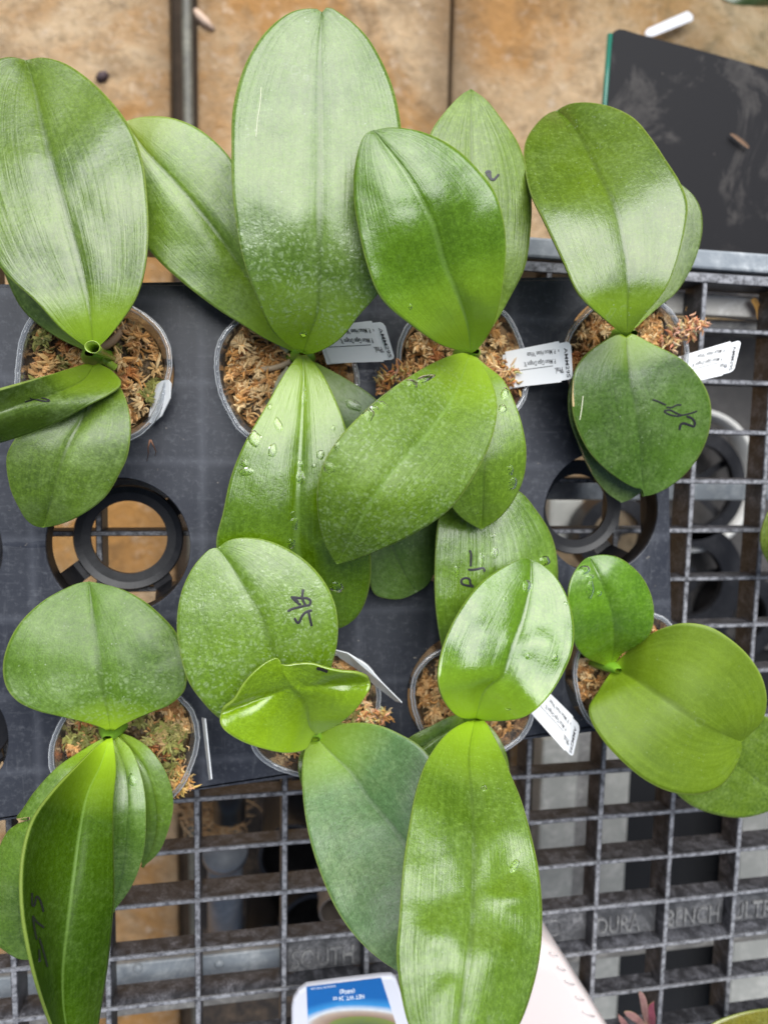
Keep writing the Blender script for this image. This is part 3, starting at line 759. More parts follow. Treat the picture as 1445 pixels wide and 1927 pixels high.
def leaf(key, parent, L, R, mid, z, mt, el=(0, 0), er=(0, 0), groove=.004, fold=None, wave=.0016, seed=0, nv=64, nu=20, name='leaf', thick=.0013):
    """blade from rib, left and right margins (photo pixels) and heights; el/er: margin height relative to the rib along the blade"""
    ML, MM, MR = cr(L, nv), cr(mid, nv), cr(R, nv)
    wave *= .40; groove *= .6
    if isinstance(z, tuple):
        # rib height from the way the blade rolls over: z = (start height, [tilt of the mirror direction, degrees])
        z0, ang = z; zz = [z0]; nd = Vector((sin(radians(SUN_AZ)), cos(radians(SUN_AZ)), 0))
        for i in range(nv):
            p, q = P(MM[i].x, MM[i].y, zz[-1]), P(MM[i+1].x, MM[i+1].y, zz[-1])
            tv = q-p; ds = tv.length
            if ds < 1e-7: zz.append(zz[-1]); continue
            tv /= ds; vv = (CAM-p); fv = math.atan2(vv.dot(tv), vv.z)
            fr_ = radians(interp(ang, i/nv))*(1 if tv.dot(nd) > 0 else -1)
            zz.append(zz[-1]-math.tan(max(-1.0, min(1.0, (fv+fr_)/2)))*ds)
        z = zz; el = tuple(v*.45 for v in el); er = tuple(v*.45 for v in er)
        print('LEAFZ', key, round(zz[0], 3), round(max(zz), 3), round(zz[-1], 3))
    vs = []; uvs = []
    for i in range(nv+1):
        t = i/nv; zm = interp(z, t)
        zl = zm+interp(el, t); zr = zm+interp(er, t); env = sin(pi*min(1, t*1.0))**.6 if 0 < t < 1 else 0
        for j in range(-nu, nu+1):
            u = j/nu; au = abs(u); E_ = ML[i] if u < 0 else MR[i]; q = MM[i].lerp(E_, au)
            ze = zl if u < 0 else zr
            zz = zm+(ze-zm)*(au**1.6)
            zz += env*groove*(1-math.exp(-au*7))-env*groove*.55*au**2
            zz += env*wave*noise.noise(Vector((q.x/95+seed, q.y/95, seed*3.1)))*1.6*min(1, au*4)
            zz += env*wave*.35*noise.noise(Vector((q.x/34+seed, q.y/34, seed*1.1)))
            if fold: zz += fold(t, u, q.x, q.y)
            vs.append(P(q.x, q.y, zz)); uvs.append((.5+u/2, t))
    W = 2*nu+1
    fs = [(i*W+j, i*W+j+1, (i+1)*W+j+1, (i+1)*W+j) for i in range(nv) for j in range(W-1)]
    bv = BVHTree.FromPolygons([tuple(v) for v in vs], fs)
    # orient upward
    a = vs[fs[len(fs)//2][1]]-vs[fs[len(fs)//2][0]]; b_ = vs[fs[len(fs)//2][3]]-vs[fs[len(fs)//2][0]]
    if a.cross(b_).z < 0: fs = [f[::-1] for f in fs]
    o = obj(name, vs, fs, mt, parent, True, uvs=uvs)
    s_ = o.modifiers.new('thickness', 'SOLIDIFY'); s_.thickness = thick; s_.offset = -1; s_.use_rim = True
    LEAVES[key] = (o, bv)
    return o
def on_leaf(key, x, y, lift=.0003):
    o, bv = LEAVES[key]
    loc, nrm, i, dd = bv.ray_cast(CAM, ray(x, y))
    if loc is None:
        # off the blade (hidden by the margin): nearest point
        loc, nrm, i, dd = bv.find_nearest(P(x, y, .1))
    if nrm.z < 0: nrm = -nrm
    return loc+nrm*lift, nrm
def strokes(key, lines, origin, scale, wpx, name='marker_writing', mt=None, lift=.00035):
    """marker strokes laid on the blade surface"""
    q = MB()
    for s_ in lines:
        pts = cr([(origin[0]+x/scale, origin[1]+y/scale) for x, y in s_], max(4, len(s_)*5))
        vs = []; k = len(pts)
        for i in range(k):
            a = pts[min(i+1, k-1)]-pts[max(i-1, 0)]; nn = Vector((-a.y, a.x, 0)).normalized()*wpx/2*(.8 if i in (0, k-1) else 1)
            nn *= 1+.18*noise.noise(Vector((i*.6, s_[0][0], 0)))
            for off in (-1, 0, 1):
                vs.append(on_leaf(key, pts[i].x+nn.x*off, pts[i].y+nn.y*off, lift+(.00004 if off == 0 else 0))[0])
        q.add(vs, [(i*3+j, i*3+j+1, i*3+j+4, i*3+j+3) for i in range(k-1) for j in (0, 1)])
    return q.build(name, mt or M['ink'], LEAVES[key][0], smooth=True)
def drops(key, lst, name='water_drop'):
    """beads of water: (x, y, rx px, ry px, rot deg)"""
    for (x, y, rx, ry, rot) in lst:
        n = 20; rings = 6; a0 = radians(rot); vs = []; px = []
        hh = min(rx, ry)*.00022*.55
        for j in range(rings):
            f = (1-(j/(rings-1)))
            for i in range(n):
                a = 2*pi*i/n; wob = 1+.25*noise.noise(Vector((cos(a)*1.3+x, sin(a)*1.3+y, 0)))
                ex, ey = cos(a)*rx*f*wob, sin(a)*ry*f*wob
                p, nn = on_leaf(key, x+ex*cos(a0)-ey*sin(a0), y+ex*sin(a0)+ey*cos(a0), .0001)
                vs.append(p+nn*hh*sqrt(max(0, 1-f*f*.999)))
        fs = [(j*n+i, j*n+(i+1) % n, (j+1)*n+(i+1) % n, (j+1)*n+i) for j in range(rings-1) for i in range(n)]
        obj(name, vs, fs, M['water'], LEAVES[key][0], True)

# -- plant data -------------------------------------------------------
POTS = {'A': (178, 696), 'B': (541, 703), 'C': (872, 690), 'D': (1180, 672), 'E': (238, 1402), 'F': (592, 1342), 'G': (893, 1318), 'H': (1188, 1268)}
CROWN = {'A': (175, 668), 'B': (569, 668), 'C': (886, 664), 'D': (1179, 630), 'E': (208, 1378), 'F': (592, 1380), 'G': (893, 1353), 'H': (1150, 1254)}
LAB = {
 'A': 'far left orchid of the top row with a rolled young leaf at its crown',
 'B': 'orchid with the tallest pale dewy leaf pointing up and a wet glossy leaf below',
 'C': 'third orchid of the top row with a two-tone glossy upper leaf',
 'D': 'top right orchid with an arched upper leaf and a round dark lower leaf',
 'E': 'lower left orchid with a long dark leaf carrying vertical pen marks',
 'F': 'orchid with a small folded glossy leaf with a black scar on its edge',
 'G': 'orchid with a very shiny cupped leaf and the longest wavy leaf below it',
 'H': 'orchid at lower right with a small oval leaf and a broad flat olive-green notched leaf'}
PL = {}
RZ = .0605
for k in 'ABCDEFGH':
    c = P(*POTS[k], RZ)
    PL[k] = empty('potted_orchid', (c.x, c.y, .006), LAB[k], 'orchid', 'orchids growing in clear pots in the tray')

g1 = ((.030, .105, .010), (.062, .165, .018))
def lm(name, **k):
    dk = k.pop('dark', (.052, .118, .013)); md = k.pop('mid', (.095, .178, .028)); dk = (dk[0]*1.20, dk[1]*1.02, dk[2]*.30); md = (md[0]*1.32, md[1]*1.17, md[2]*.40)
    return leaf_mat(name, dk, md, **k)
# A
leaf('A1b', PL['A'], [(165,662),(105,633),(45,585),(12,522),(-12,450),(-5,370),(40,310)], [(172,658),(165,600),(150,500),(120,400),(85,340),(60,315),(40,310)], [(168,660),(110,560),(70,450),(50,370),(40,310)],
     [.062, .064, .064, .060, .055], lm('leaf_a_rear', seed=1.2, rough=.38), el=(0, -.004, -.008, 0))
leaf('A1', PL['A'], [(172,660),(118,621),(69,568),(0,502),(-40,420),(-70,320),(-72,220),(-45,150),(-10,115),(20,107),(50,113)],
     [(180,658),(205,635),(232,600),(254,565),(270,520),(279,450),(278,380),(268,300),(244,237),(205,185),(160,143),(120,118),(78,108),(50,113)],
     [(176,658),(170,590),(150,490),(128,410),(100,310),(80,230),(65,165),(50,113)],
     (.100, [-60, 8, 30, 36, 46, 66, 80, 84, 84]), lm('leaf_a_up', seed=2.2, rough=.27, ridges=.50, frost=.10), el=(0, .006, -.002, -.010, -.010, 0), er=(0, .008, .002, -.008, -.012, 0), wave=.0030, seed=2)
leaf('A3', PL['A'], [(172,692),(120,725),(60,785),(25,832),(13,860),(20,919),(36,955),(50,978),(66,990),(82,993)], [(184,694),(215,712),(235,745),(245,785),(246,819),(240,860),(229,885),(199,935),(149,972),(110,988),(82,993)],
     [(178,693),(168,750),(155,790),(133,826),(113,880),(97,940),(82,993)], [.066, .080, .088, .090, .086, .074], lm('leaf_a_down', seed=3.1, mid=(.10, .195, .03), rough=.42, frost=.4), el=(0, .004, .002, 0), er=(0, .002, -.004, 0))
leaf('A2', PL['A'], [(163,684),(130,694),(80,710),(0,735),(-70,752),(-160,800)], [(186,684),(212,698),(229,721),(205,742),(166,764),(100,799),(0,834),(-80,850),(-160,800)],
     [(176,688),(160,712),(110,738),(40,760),(-50,790),(-160,800)], [.074, .092, .108, .118, .122, .12], lm('leaf_a_left', seed=4.4, dark=(.050, .110, .015), mid=(.085, .165, .03), rough=.34, frost=.5), el=(0, .006, .010, .006, 0), er=(0, -.004, -.018, -.020, 0), groove=.002)
# B
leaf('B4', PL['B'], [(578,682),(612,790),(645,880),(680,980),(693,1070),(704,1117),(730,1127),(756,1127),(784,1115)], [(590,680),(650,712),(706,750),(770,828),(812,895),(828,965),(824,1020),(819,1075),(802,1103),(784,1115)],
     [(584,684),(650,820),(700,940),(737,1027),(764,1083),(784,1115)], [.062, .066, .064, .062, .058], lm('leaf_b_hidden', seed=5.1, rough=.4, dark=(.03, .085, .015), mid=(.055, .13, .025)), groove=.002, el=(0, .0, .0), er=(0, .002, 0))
leaf('B2', PL['B'], [(556,664),(500,638),(457,611),(415,585),(346,533),(300,492),(262,445),(240,390),(228,320),(224,265),(236,229)], [(562,652),(548,590),(525,500),(485,390),(434,298),(398,260),(363,236),(320,221),(280,219),(252,223),(236,229)],
     [(559,658),(515,590),(464,519),(430,468),(391,415),(329,343),(277,288),(236,229)], [.064, .069, .073, .076, .077, .075, .070], lm('leaf_b_left', seed=6.3, dark=(.070, .165, .020), mid=(.125, .24, .035), rough=.36, tipcol=(.25, .32, .03), frost=.35), el=(0, .002, -.004, 0), er=(0, .004, -.002, 0), wave=.002)
leaf('B3', PL['B'], [(562,668),(539,698),(502,762),(461,833),(435,896),(420,964),(407,1025),(425,1090),(480,1150),(550,1182),(600,1190),(625,1187)], [(577,668),(603,698),(629,747),(650,803),(672,870),(688,950),(697,1030),(698,1083),(689,1128),(674,1158),(652,1177),(625,1187)],
     [(569,668),(572,709),(569,784),(564,878),(559,960),(560,1030),(580,1110),(625,1187)], (.082, [30, 32, 28, 18, -14, -50, -62, -64]), lm('leaf_b_down', seed=7.7, dark=(.050, .125, .003), mid=(.08, .175, .006), rough=.20, ridges=.45, frost=.12, base_y=.14, rib_dark=False, spots=.2), groove=.006, el=(0, .004, -.004, -.012, 0), er=(0, .004, -.008, -.016, 0), wave=.003, seed=5)
leaf('B1', PL['B'], [(560,662),(536,645),(511,620),(486,567),(462,502),(446,430),(437,350),(436,290),(438,208),(455,138),(475,95),(500,60),(530,33),(555,20),(580,16),(598,17),(606,23)],
     [(577,668),(600,662),(640,638),(677,592),(713,550),(736,500),(750,430),(757,350),(756,250),(741,170),(715,108),(690,68),(664,42),(642,26),(622,14),(612,15),(606,23)],
     [(570,665),(582,630),(597,588),(601,484),(602,381),(604,242),(603,104),(606,23)], (.092, [-95, -60, -25, 8, 34, 38, 40, 42, 45]), lm('leaf_b_up', seed=8.5, dark=(.055, .135, .025), mid=(.095, .19, .05), rough=.30, dew=(.06, .42), dew_amt=1.0, frost=.35, spots=1.0, ridges=.35), groove=.003, el=(0, .006, .001, -.006, -.008, 0), er=(0, .006, .001, -.006, -.008, 0), wave=.002, seed=11)
# C
leaf('C4', PL['C'], [(882,668),(868,740),(850,820),(838,900),(843,940),(860,967),(883,985),(906,997)], [(892,668),(916,689),(945,713),(969,759),(984,808),(990,850),(985,899),(965,944),(938,976),(906,997)],
     [(888,668),(903,740),(911,820),(911,900),(906,997)], [.072, .088, .098, .102, .098, .088], lm('leaf_c_low', seed=9.2, dark=(.085, .19, .012), mid=(.13, .255, .022), rough=.34, ridges=.5, frost=.2), groove=.003, el=(0, .002, 0, 0), er=(0, .002, -.004, 0))
leaf('C2', PL['C'], [(882,660),(860,610),(830,520),(806,420),(798,330),(803,270),(815,240),(845,201),(868,178),(886,167)], [(894,660),(915,632),(938,598),(965,549),(987,504),(997,446),(1000,379),(992,321),(974,268),(943,223),(915,188),(886,167)],
     [(890,655),(893,560),(893,450),(889,350),(886,260),(886,167)], [.066, .074, .080, .082, .080, .074], lm('leaf_c_rear', seed=10.1, dark=(.085, .175, .020), mid=(.135, .245, .045), rough=.38, ridges=.8, frost=.35), groove=.003, el=(0, .002, 0), er=(0, .003, -.006, 0))
leaf('C3', PL['C'], [(878,665),(868,664),(827,677),(771,708),(711,751),(674,785),(637,826),(609,872),(597,919),(597,956),(604,1000),(618,1038),(634,1062)], [(887,668),(901,678),(922,712),(934,750),(934,787),(920,841),(895,890),(866,936),(838,966),(775,1007),(715,1035),(672,1052),(634,1062)],
     [(883,668),(866,715),(846,758),(790,833),(734,893),(689,960),(655,1025),(634,1062)], [.080, .108, .126, .138, .142, .134, .118], lm('leaf_c_down', seed=11.4, dark=(.065, .15, .020), mid=(.105, .205, .035), rough=.44, spec=.45, dew=(.05, .98), dew_amt=.55, frost=.3, rib_dark=False, ridges=.6), groove=.003, el=(0, .002, 0, -.004, 0), er=(0, .002, -.004, -.006, 0))
leaf('C1', PL['C'], [(878,662),(850,656),(823,646),(771,609),(734,579),(711,550),(691,498),(677,443),(666,374),(668,311),(680,265),(690,250),(703,245)], [(893,662),(905,650),(925,618),(940,570),(948,520),(952,469),(947,412),(929,358),(900,320),(867,287),(832,264),(791,247),(746,240),(722,241),(703,245)],
     [(886,664),(879,609),(860,554),(836,498),(815,426),(791,374),(760,322),(725,275),(703,245)], (.104, [-100, -72, -46, -28, -12, 12, 34, 42]), lm('leaf_c_up', seed=12.8, dark=(.058, .150, .001), mid=(.080, .19, .002), rough=.22, ridges=.40, frost=.04, base_y=.16, rib_dark=False, spots=.2), groove=.004, el=(0, .010, .004, -.006, -.010, 0), er=(0, .006, .002, -.008, -.008, 0), wave=.0035, seed=3)
# D
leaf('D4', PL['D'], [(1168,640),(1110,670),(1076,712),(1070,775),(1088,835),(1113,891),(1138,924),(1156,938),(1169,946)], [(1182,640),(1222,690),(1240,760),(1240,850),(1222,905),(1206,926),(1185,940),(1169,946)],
     [(1176,642),(1160,740),(1160,840),(1169,946)], [.062, .066, .066, .058], lm('leaf_d_hidden', seed=13.3, dark=(.085, .165, .10), mid=(.13, .23, .16)), groove=.002)  # pale blue-green base colour stands in for the sheen on this blade
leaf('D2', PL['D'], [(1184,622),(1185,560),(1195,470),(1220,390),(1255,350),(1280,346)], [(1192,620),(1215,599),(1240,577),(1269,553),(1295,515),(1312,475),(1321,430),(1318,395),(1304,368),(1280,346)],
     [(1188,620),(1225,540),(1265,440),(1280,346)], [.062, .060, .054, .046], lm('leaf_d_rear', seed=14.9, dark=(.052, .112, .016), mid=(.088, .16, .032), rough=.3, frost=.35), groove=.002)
leaf('D3', PL['D'], [(1168,629),(1155,632),(1105,664),(1083,695),(1076,738),(1080,788),(1105,845),(1138,882),(1179,911),(1197,919),(1208,922),(1211,934)], [(1186,628),(1192,629),(1221,644),(1282,676),(1311,705),(1332,742),(1338,778),(1332,818),(1315,858),(1286,895),(1254,919),(1230,930),(1211,934)],
     [(1177,634),(1182,680),(1188,726),(1200,780),(1206,835),(1207,880),(1211,934)], (.076, [10, 8, -8, -14, -22, -26]), lm('leaf_d_down', seed=15.5, dark=(.034, .092, .012), mid=(.058, .140, .020), rough=.32, frost=.30, spots=.8), groove=.003, el=(0, .004, .002, 0), er=(0, .003, -.002, 0))
leaf('D1', PL['D'], [(1173,630),(1144,607),(1090,554),(1059,491),(1023,415),(996,357),(985,290),(990,262),(1003,240),(1023,219),(1036,211),(1047,208)],
     [(1184,630),(1197,612),(1215,589),(1251,545),(1273,491),(1288,430),(1293,384),(1280,345),(1251,299),(1224,259),(1193,223),(1153,202),(1112,193),(1077,194),(1060,200),(1047,208)],
     [(1179,632),(1180,580),(1182,513),(1175,469),(1157,388),(1126,326),(1095,263),(1068,225),(1047,208)], (.104, [-80, -10, 34, 50, 78, 92, 96, 96]), lm('leaf_d_up', seed=16.2, dark=(.055, .125, .004), mid=(.085, .165, .008), rough=.24, frost=.22, spots=1.0, ridges=.3), groove=.0025, el=(0, .006, -.002, -.004, -.010, 0), er=(0, .010, .008, .000, -.010, 0), wave=.0018, seed=9)
# E
leaf('E2', PL['E'], [(198,1388),(185,1394),(150,1415),(110,1442),(66,1489),(42,1524),(31,1540),(37,1546),(17,1562),(0,1592),(-14,1650),(-14,1720),(-2,1780),(10,1790),(25,1800),(40,1806),(57,1806)], [(208,1392),(190,1500),(150,1600),(110,1690),(80,1770),(57,1806)],
     [(203,1390),(130,1490),(75,1590),(40,1690),(40,1760),(57,1806)], [.068, .088, .096, .092, .080, .066], lm('leaf_e_left', seed=17.7, dark=(.060, .145, .022), mid=(.10, .21, .045), frost=.35, rough=.3), el=(0, -.006, -.010, -.006, 0), groove=.002, nv=90)
leaf('E5', PL['E'], [(222,1386),(245,1450),(258,1530),(264,1600),(268,1633)], [(230,1380),(252,1388),(282,1409),(312,1452),(325,1492),(326,1525),(318,1560),(299,1604),(268,1633)], [(226,1383),(275,1450),(295,1530),(288,1590),(268,1633)],
     [.062, .074, .078, .074, .066], lm('leaf_e_right', seed=18.4, dark=(.065, .15, .025), mid=(.10, .205, .045), rough=.35), groove=.002)
leaf('E4', PL['E'], [(208,1390),(190,1470),(180,1560),(188,1650),(212,1718)], [(220,1384),(246,1409),(264,1452),(273,1492),(275,1550),(270,1608),(247,1670),(212,1718)], [(214,1388),(238,1460),(240,1560),(232,1640),(212,1718)],
     [.068, .084, .092, .088, .078], lm('leaf_e_mid', seed=19.6, dark=(.055, .14, .035), mid=(.09, .19, .065), frost=.4, rough=.3), groove=.002)
leaf('E3', PL['E'], [(201,1391),(186,1402),(150,1438),(98,1494),(64,1543),(47,1600),(42,1660),(45,1720),(54,1774),(68,1835),(85,1890),(100,1930),(130,1990),(170,2050)], [(212,1388),(217,1420),(219,1450),(214,1512),(215,1616),(216,1683),(212,1741),(203,1824),(187,1927),(180,1990),(170,2050)],
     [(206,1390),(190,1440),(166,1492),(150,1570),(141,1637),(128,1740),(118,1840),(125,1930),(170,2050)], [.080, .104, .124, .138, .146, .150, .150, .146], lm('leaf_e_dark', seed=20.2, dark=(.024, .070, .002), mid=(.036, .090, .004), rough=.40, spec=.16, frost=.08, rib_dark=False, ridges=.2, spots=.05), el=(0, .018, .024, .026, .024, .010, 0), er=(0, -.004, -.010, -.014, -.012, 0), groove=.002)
leaf('E1', PL['E'], [(203,1376),(193,1370),(159,1359),(116,1349),(66,1336),(33,1319),(12,1292),(6,1253),(17,1209),(40,1170),(83,1130),(133,1103),(150,1097),(168,1094)], [(214,1376),(225,1368),(249,1356),(282,1342),(322,1325),(347,1300),(352,1272),(349,1236),(332,1190),(306,1160),(272,1131),(233,1110),(195,1099),(168,1094)],
     [(208,1374),(204,1345),(198,1315),(188,1259),(181,1203),(173,1136),(168,1094)], (.080, [-60, -35, -5, 18, 32, 38, 40]), lm('leaf_e_up', seed=21.9, dark=(.045, .118, .014), mid=(.075, .165, .028), rough=.40, spec=.55, dew=(.04, .45), dew_amt=.6, frost=.3, spots=1.0), groove=.003, el=(0, .006, .0, -.004, 0), er=(0, .004, -.002, -.008, 0), wave=.003, seed=21)
# F
leaf('F5', PL['F'], [(582,1392),(566,1415),(561,1445),(567,1475),(585,1520),(615,1560)], [(598,1392),(640,1360),(680,1385),(690,1440),(660,1520),(615,1560)], [(590,1392),(600,1450),(610,1510),(615,1560)], [.062, .070, .068, .060], lm('leaf_f_hidden', seed=22.2), groove=.002)
leaf('F1', PL['F'], [(584,1382),(545,1392),(480,1388),(413,1352),(380,1319),(354,1281),(339,1229),(333,1177),(341,1117),(362,1070),(385,1042),(398,1032),(411,1031)], [(598,1376),(612,1320),(624,1255),(634,1214),(636,1173),(630,1136),(611,1095),(582,1061),(544,1034),(499,1016),(455,1012),(428,1018),(411,1031)],
     [(591,1380),(555,1310),(518,1233),(507,1203),(492,1158),(469,1121),(440,1072),(411,1031)], (.092, [-100, -90, -45, -16, 4, 16, 24]), lm('leaf_f_round', seed=23.3, dark=(.065, .155, .010), mid=(.105, .215, .020), rough=.34, dew=(.18, .85), dew_amt=.75, frost=.3, spots=1.0), groove=.003, el=(0, .004, .0, -.004, 0), er=(0, .004, -.004, -.010, 0))
leaf('F4', PL['F'], [(584,1388),(578,1400),(570,1428),(569,1483),(580,1566),(605,1649),(638,1720),(679,1774),(717,1807),(746,1826),(770,1845)], [(600,1384),(615,1373),(638,1364),(675,1360),(712,1365),(753,1382),(791,1405),(818,1440),(836,1500),(838,1600),(825,1700),(802,1780),(770,1845)],
     [(593,1385),(626,1420),(664,1457),(700,1510),(735,1550),(770,1600),(790,1680),(790,1760),(770,1845)], (.070, [36, 40, 42, 38, 34, 32, 30, 28]), lm('leaf_f_low', seed=24.8, dark=(.062, .155, .12), mid=(.088, .20, .20), rough=.36, frost=.55, ridges=.25), groove=.002, el=(0, .002, -.002, -.004, 0), er=(0, .002, -.002, -.002, 0), wave=.0014, seed=8)  # bluish base colour and heavy frost paint in the pale sky sheen
def fold_f2(t, u, x, y):
    # a crease runs across both halves: the tip half is buckled back up
    d_ = (y-(1340-(x-420)*.36)) if x < 565 else (y-(1293-(x-565)*.06))
    return -.0085*math.exp(-abs(d_)/17)*min(1, abs(u)*1.6)*min(1, 8*t*(1-t))
leaf('F2', PL['F'], [(589,1384),(578,1408),(544,1417),(499,1410),(451,1393),(421,1371),(414,1352),(420,1336),(440,1319),(458,1289),(481,1263),(505,1245),(522,1239),(529,1251)], [(597,1382),(604,1379),(630,1367),(656,1349),(682,1319),(696,1290),(693,1277),(675,1268),(641,1264),(612,1257),(589,1250),(562,1250),(544,1253),(529,1251)],
     [(594,1383),(582,1364),(578,1334),(570,1315),(548,1290),(533,1268),(529,1251)], [.100, .112, .121, .128, .132, .134], lm('leaf_f_folded', seed=25.1, dark=(.10, .21, .002), mid=(.15, .29, .004), rough=.17, frost=.05, base_y=.25, ridges=.2, spots=.3), el=(0, .010, .012, .006, 0), er=(0, .008, .010, .004, 0), groove=.001, fold=fold_f2, wave=.004, seed=14)
# G
leaf('G4', PL['G'], [(884,1352),(857,1346),(812,1366),(769,1389),(735,1420),(710,1450)], [(886,1362),(850,1385),(815,1420),(770,1450),(735,1460),(710,1450)], [(885,1357),(830,1382),(775,1420),(710,1450)], [.062, .066, .066, .060], lm('leaf_g_side', seed=26.6, mid=(.09, .19, .02)), groove=.004)
leaf('G5', PL['G'], [(896,1358),(900,1420),(910,1490),(935,1545)], [(905,1356),(925,1370),(946,1402),(957,1440),(957,1490),(935,1545)], [(900,1357),(920,1420),(935,1480),(935,1545)], [.062, .070, .072, .066], lm('leaf_g_side2', seed=27.6), groove=.003)
leaf('G2', PL['G'], [(884,1345),(848,1280),(830,1212),(820,1144),(818,1095),(819,1040),(824,985),(838,945),(868,920),(903,912)], [(898,1345),(960,1290),(1015,1220),(1045,1150),(1050,1095),(1046,1037),(1033,998),(1008,959),(979,926),(940,912),(903,912)],
     [(890,1345),(905,1260),(922,1170),(930,1090),(928,1010),(903,912)], [.062, .078, .086, .084, .077, .067], lm('leaf_g_rear', seed=28.3, dark=(.075, .175, .03), mid=(.12, .24, .06), rough=.20, ridges=.8, frost=.2, spots=.4), groove=.002, el=(0, .002, .0), er=(0, -.002, -.010, 0), wave=.002, seed=31)
leaf('G3', PL['G'], [(884,1355),(857,1368),(833,1388),(803,1432),(784,1485),(769,1560),(759,1628),(751,1732),(746,1795),(750,1840),(758,1890),(768,1927),(792,1985),(850,2050)], [(902,1355),(911,1356),(925,1378),(944,1415),(960,1456),(979,1502),(1003,1587),(1016,1657),(1020,1732),(1016,1795),(1003,1857),(978,1927),(930,2000),(850,2050)],
     [(893,1354),(882,1421),(889,1504),(891,1608),(889,1711),(883,1795),(872,1870),(862,1940),(850,2050)], (.106, [84, 74, 48, 36, 30, 24, 18, 10]), lm('leaf_g_long', seed=29.9, dark=(.060, .145, .018), mid=(.098, .20, .035), rough=.24, ridges=.7, frost=.25, base_y=.08), groove=.004, el=(0, .004, .0, -.006, -.006, 0), er=(0, .004, .0, -.008, -.008, 0), wave=.003, seed=17, nv=90, fold=lambda t, u, x, y: -.0022*math.exp(-((x-955)**2/26**2+(y-1628)**2/34**2))+.0030*math.exp(-((x-965)**2/36**2+(y-1690)**2/24**2))+.0034*math.exp(-((x-935)**2/55**2+(y-1800)**2/40**2))+.002*math.exp(-((x-820)**2/45**2+(y-1770)**2/40**2)))
leaf('G1', PL['G'], [(888,1354),(862,1349),(838,1324),(826,1290),(826,1251),(838,1202),(867,1144),(906,1095),(950,1066),(984,1051),(999,1053)], [(900,1355),(906,1356),(945,1357),(989,1348),(1028,1315),(1057,1271),(1077,1222),(1079,1173),(1067,1124),(1042,1082),(1013,1059),(999,1053)],
     [(894,1354),(901,1329),(913,1298),(945,1271),(959,1232),(974,1193),(989,1144),(998,1095),(999,1053)], (.106, [-95, -70, -15, 22, 34, 38, 40, 40]), lm('leaf_g_shiny', seed=30.5, dark=(.055, .150, .001), mid=(.088, .205, .003), rough=.12, frost=.03, base_y=.17, ridges=.25, spots=.15, spec=1.0), groove=.004, el=(0, .022, .002, -.006, -.005, 0), er=(0, .026, .020, .012, .006, 0), wave=.0045, seed=41, fold=lambda t, u, x, y: .0016*math.exp(-((x-1020)**2/60**2+(y-1215)**2/26**2))-.0012*math.exp(-((x-870)**2/26**2+(y-1215)**2/50**2)))
# H
leaf('H3', PL['H'], [(1160,1270),(1200,1370),(1235,1450),(1277,1498),(1306,1519),(1350,1534),(1394,1539),(1445,1527),(1490,1500),(1515,1460)], [(1168,1262),(1270,1290),(1370,1320),(1440,1348),(1490,1385),(1512,1425),(1515,1460)], [(1163,1266),(1260,1350),(1340,1405),(1398,1446),(1445,1480),(1515,1460)],
     [.058, .062, .062, .060, .056], lm('leaf_h_low', seed=31.1, dark=(.065, .14, .012), mid=(.11, .20, .025), rough=.3), groove=.002)
leaf('H1', PL['H'], [(1142,1254),(1128,1249),(1101,1237),(1081,1212),(1075,1173),(1069,1129),(1073,1095),(1087,1066),(1100,1052),(1108,1048)], [(1152,1254),(1158,1246),(1169,1232),(1194,1217),(1222,1194),(1230,1154),(1223,1115),(1203,1080),(1169,1052),(1148,1045),(1130,1044),(1108,1048)],
     [(1147,1254),(1155,1222),(1156,1183),(1150,1144),(1131,1095),(1108,1048)], [.066, .082, .092, .096, .096, .090], lm('leaf_h_small', seed=32.3, dark=(.055, .165, .005), mid=(.095, .235, .012), rough=.28, frost=.25, base_y=.08), groove=.003, el=(0, .004, 0), er=(0, .002, -.004, 0), wave=.003)
leaf('H2', PL['H'], [(1152,1260),(1125,1300),(1108,1329),(1110,1352),(1130,1388),(1169,1432),(1218,1471),(1267,1492),(1316,1495),(1355,1480),(1379,1451),(1394,1417),(1395,1396)], [(1156,1252),(1164,1241),(1208,1203),(1242,1184),(1286,1173),(1335,1180),(1379,1207),(1413,1241),(1435,1280),(1442,1320),(1433,1359),(1413,1380),(1395,1396)],
     [(1154,1256),(1208,1285),(1267,1324),(1325,1363),(1365,1383),(1395,1396)], [.068, .086, .100, .108, .110, .104], lm('leaf_h_flat', seed=33.9, dark=(.088, .175, .012), mid=(.120, .215, .018), rough=.50, frost=.06, base_y=.03, spec=.4, ridges=.08, spots=.35, grain=.4), groove=.0015, el=(0, .002, 0), er=(0, .004, .002, 0), wave=.001)

# young leaves at the crowns
def crown(k, r_=.0055, tall=.012):
    c = P(*CROWN[k], .066); q = MB()
    q.lathe((c.x, c.y, .045), [(r_*1.5, 0), (r_*1.2, .012), (r_*.85, .022), (r_*.35, .030)], 16, rf=lambda a, z: 1+.25*cos(2*a))
    q.build('stem', M['greenbase'], PL[k], smooth=True)
for k in 'ABCDEFGH': crown(k)
c = P(171, 653, .118)
q = MB(); q.lathe((c.x, c.y, .090), [(.0016, -.03), (.0018, 0), (.0024, .014), (.0033, .026), (.0030, .0262), (.0020, .014), (.0012, .004)], 28, rf=lambda a, z: 1+.16*cos(a*1-.6)+.10*cos(2*a))
q.build('new_leaf', leaf_mat('new_leaf_green', (.17, .42, .01), (.24, .52, .02), rough=.25, base_y=.01, frost=0, spots=0), PL['A'], smooth=True)

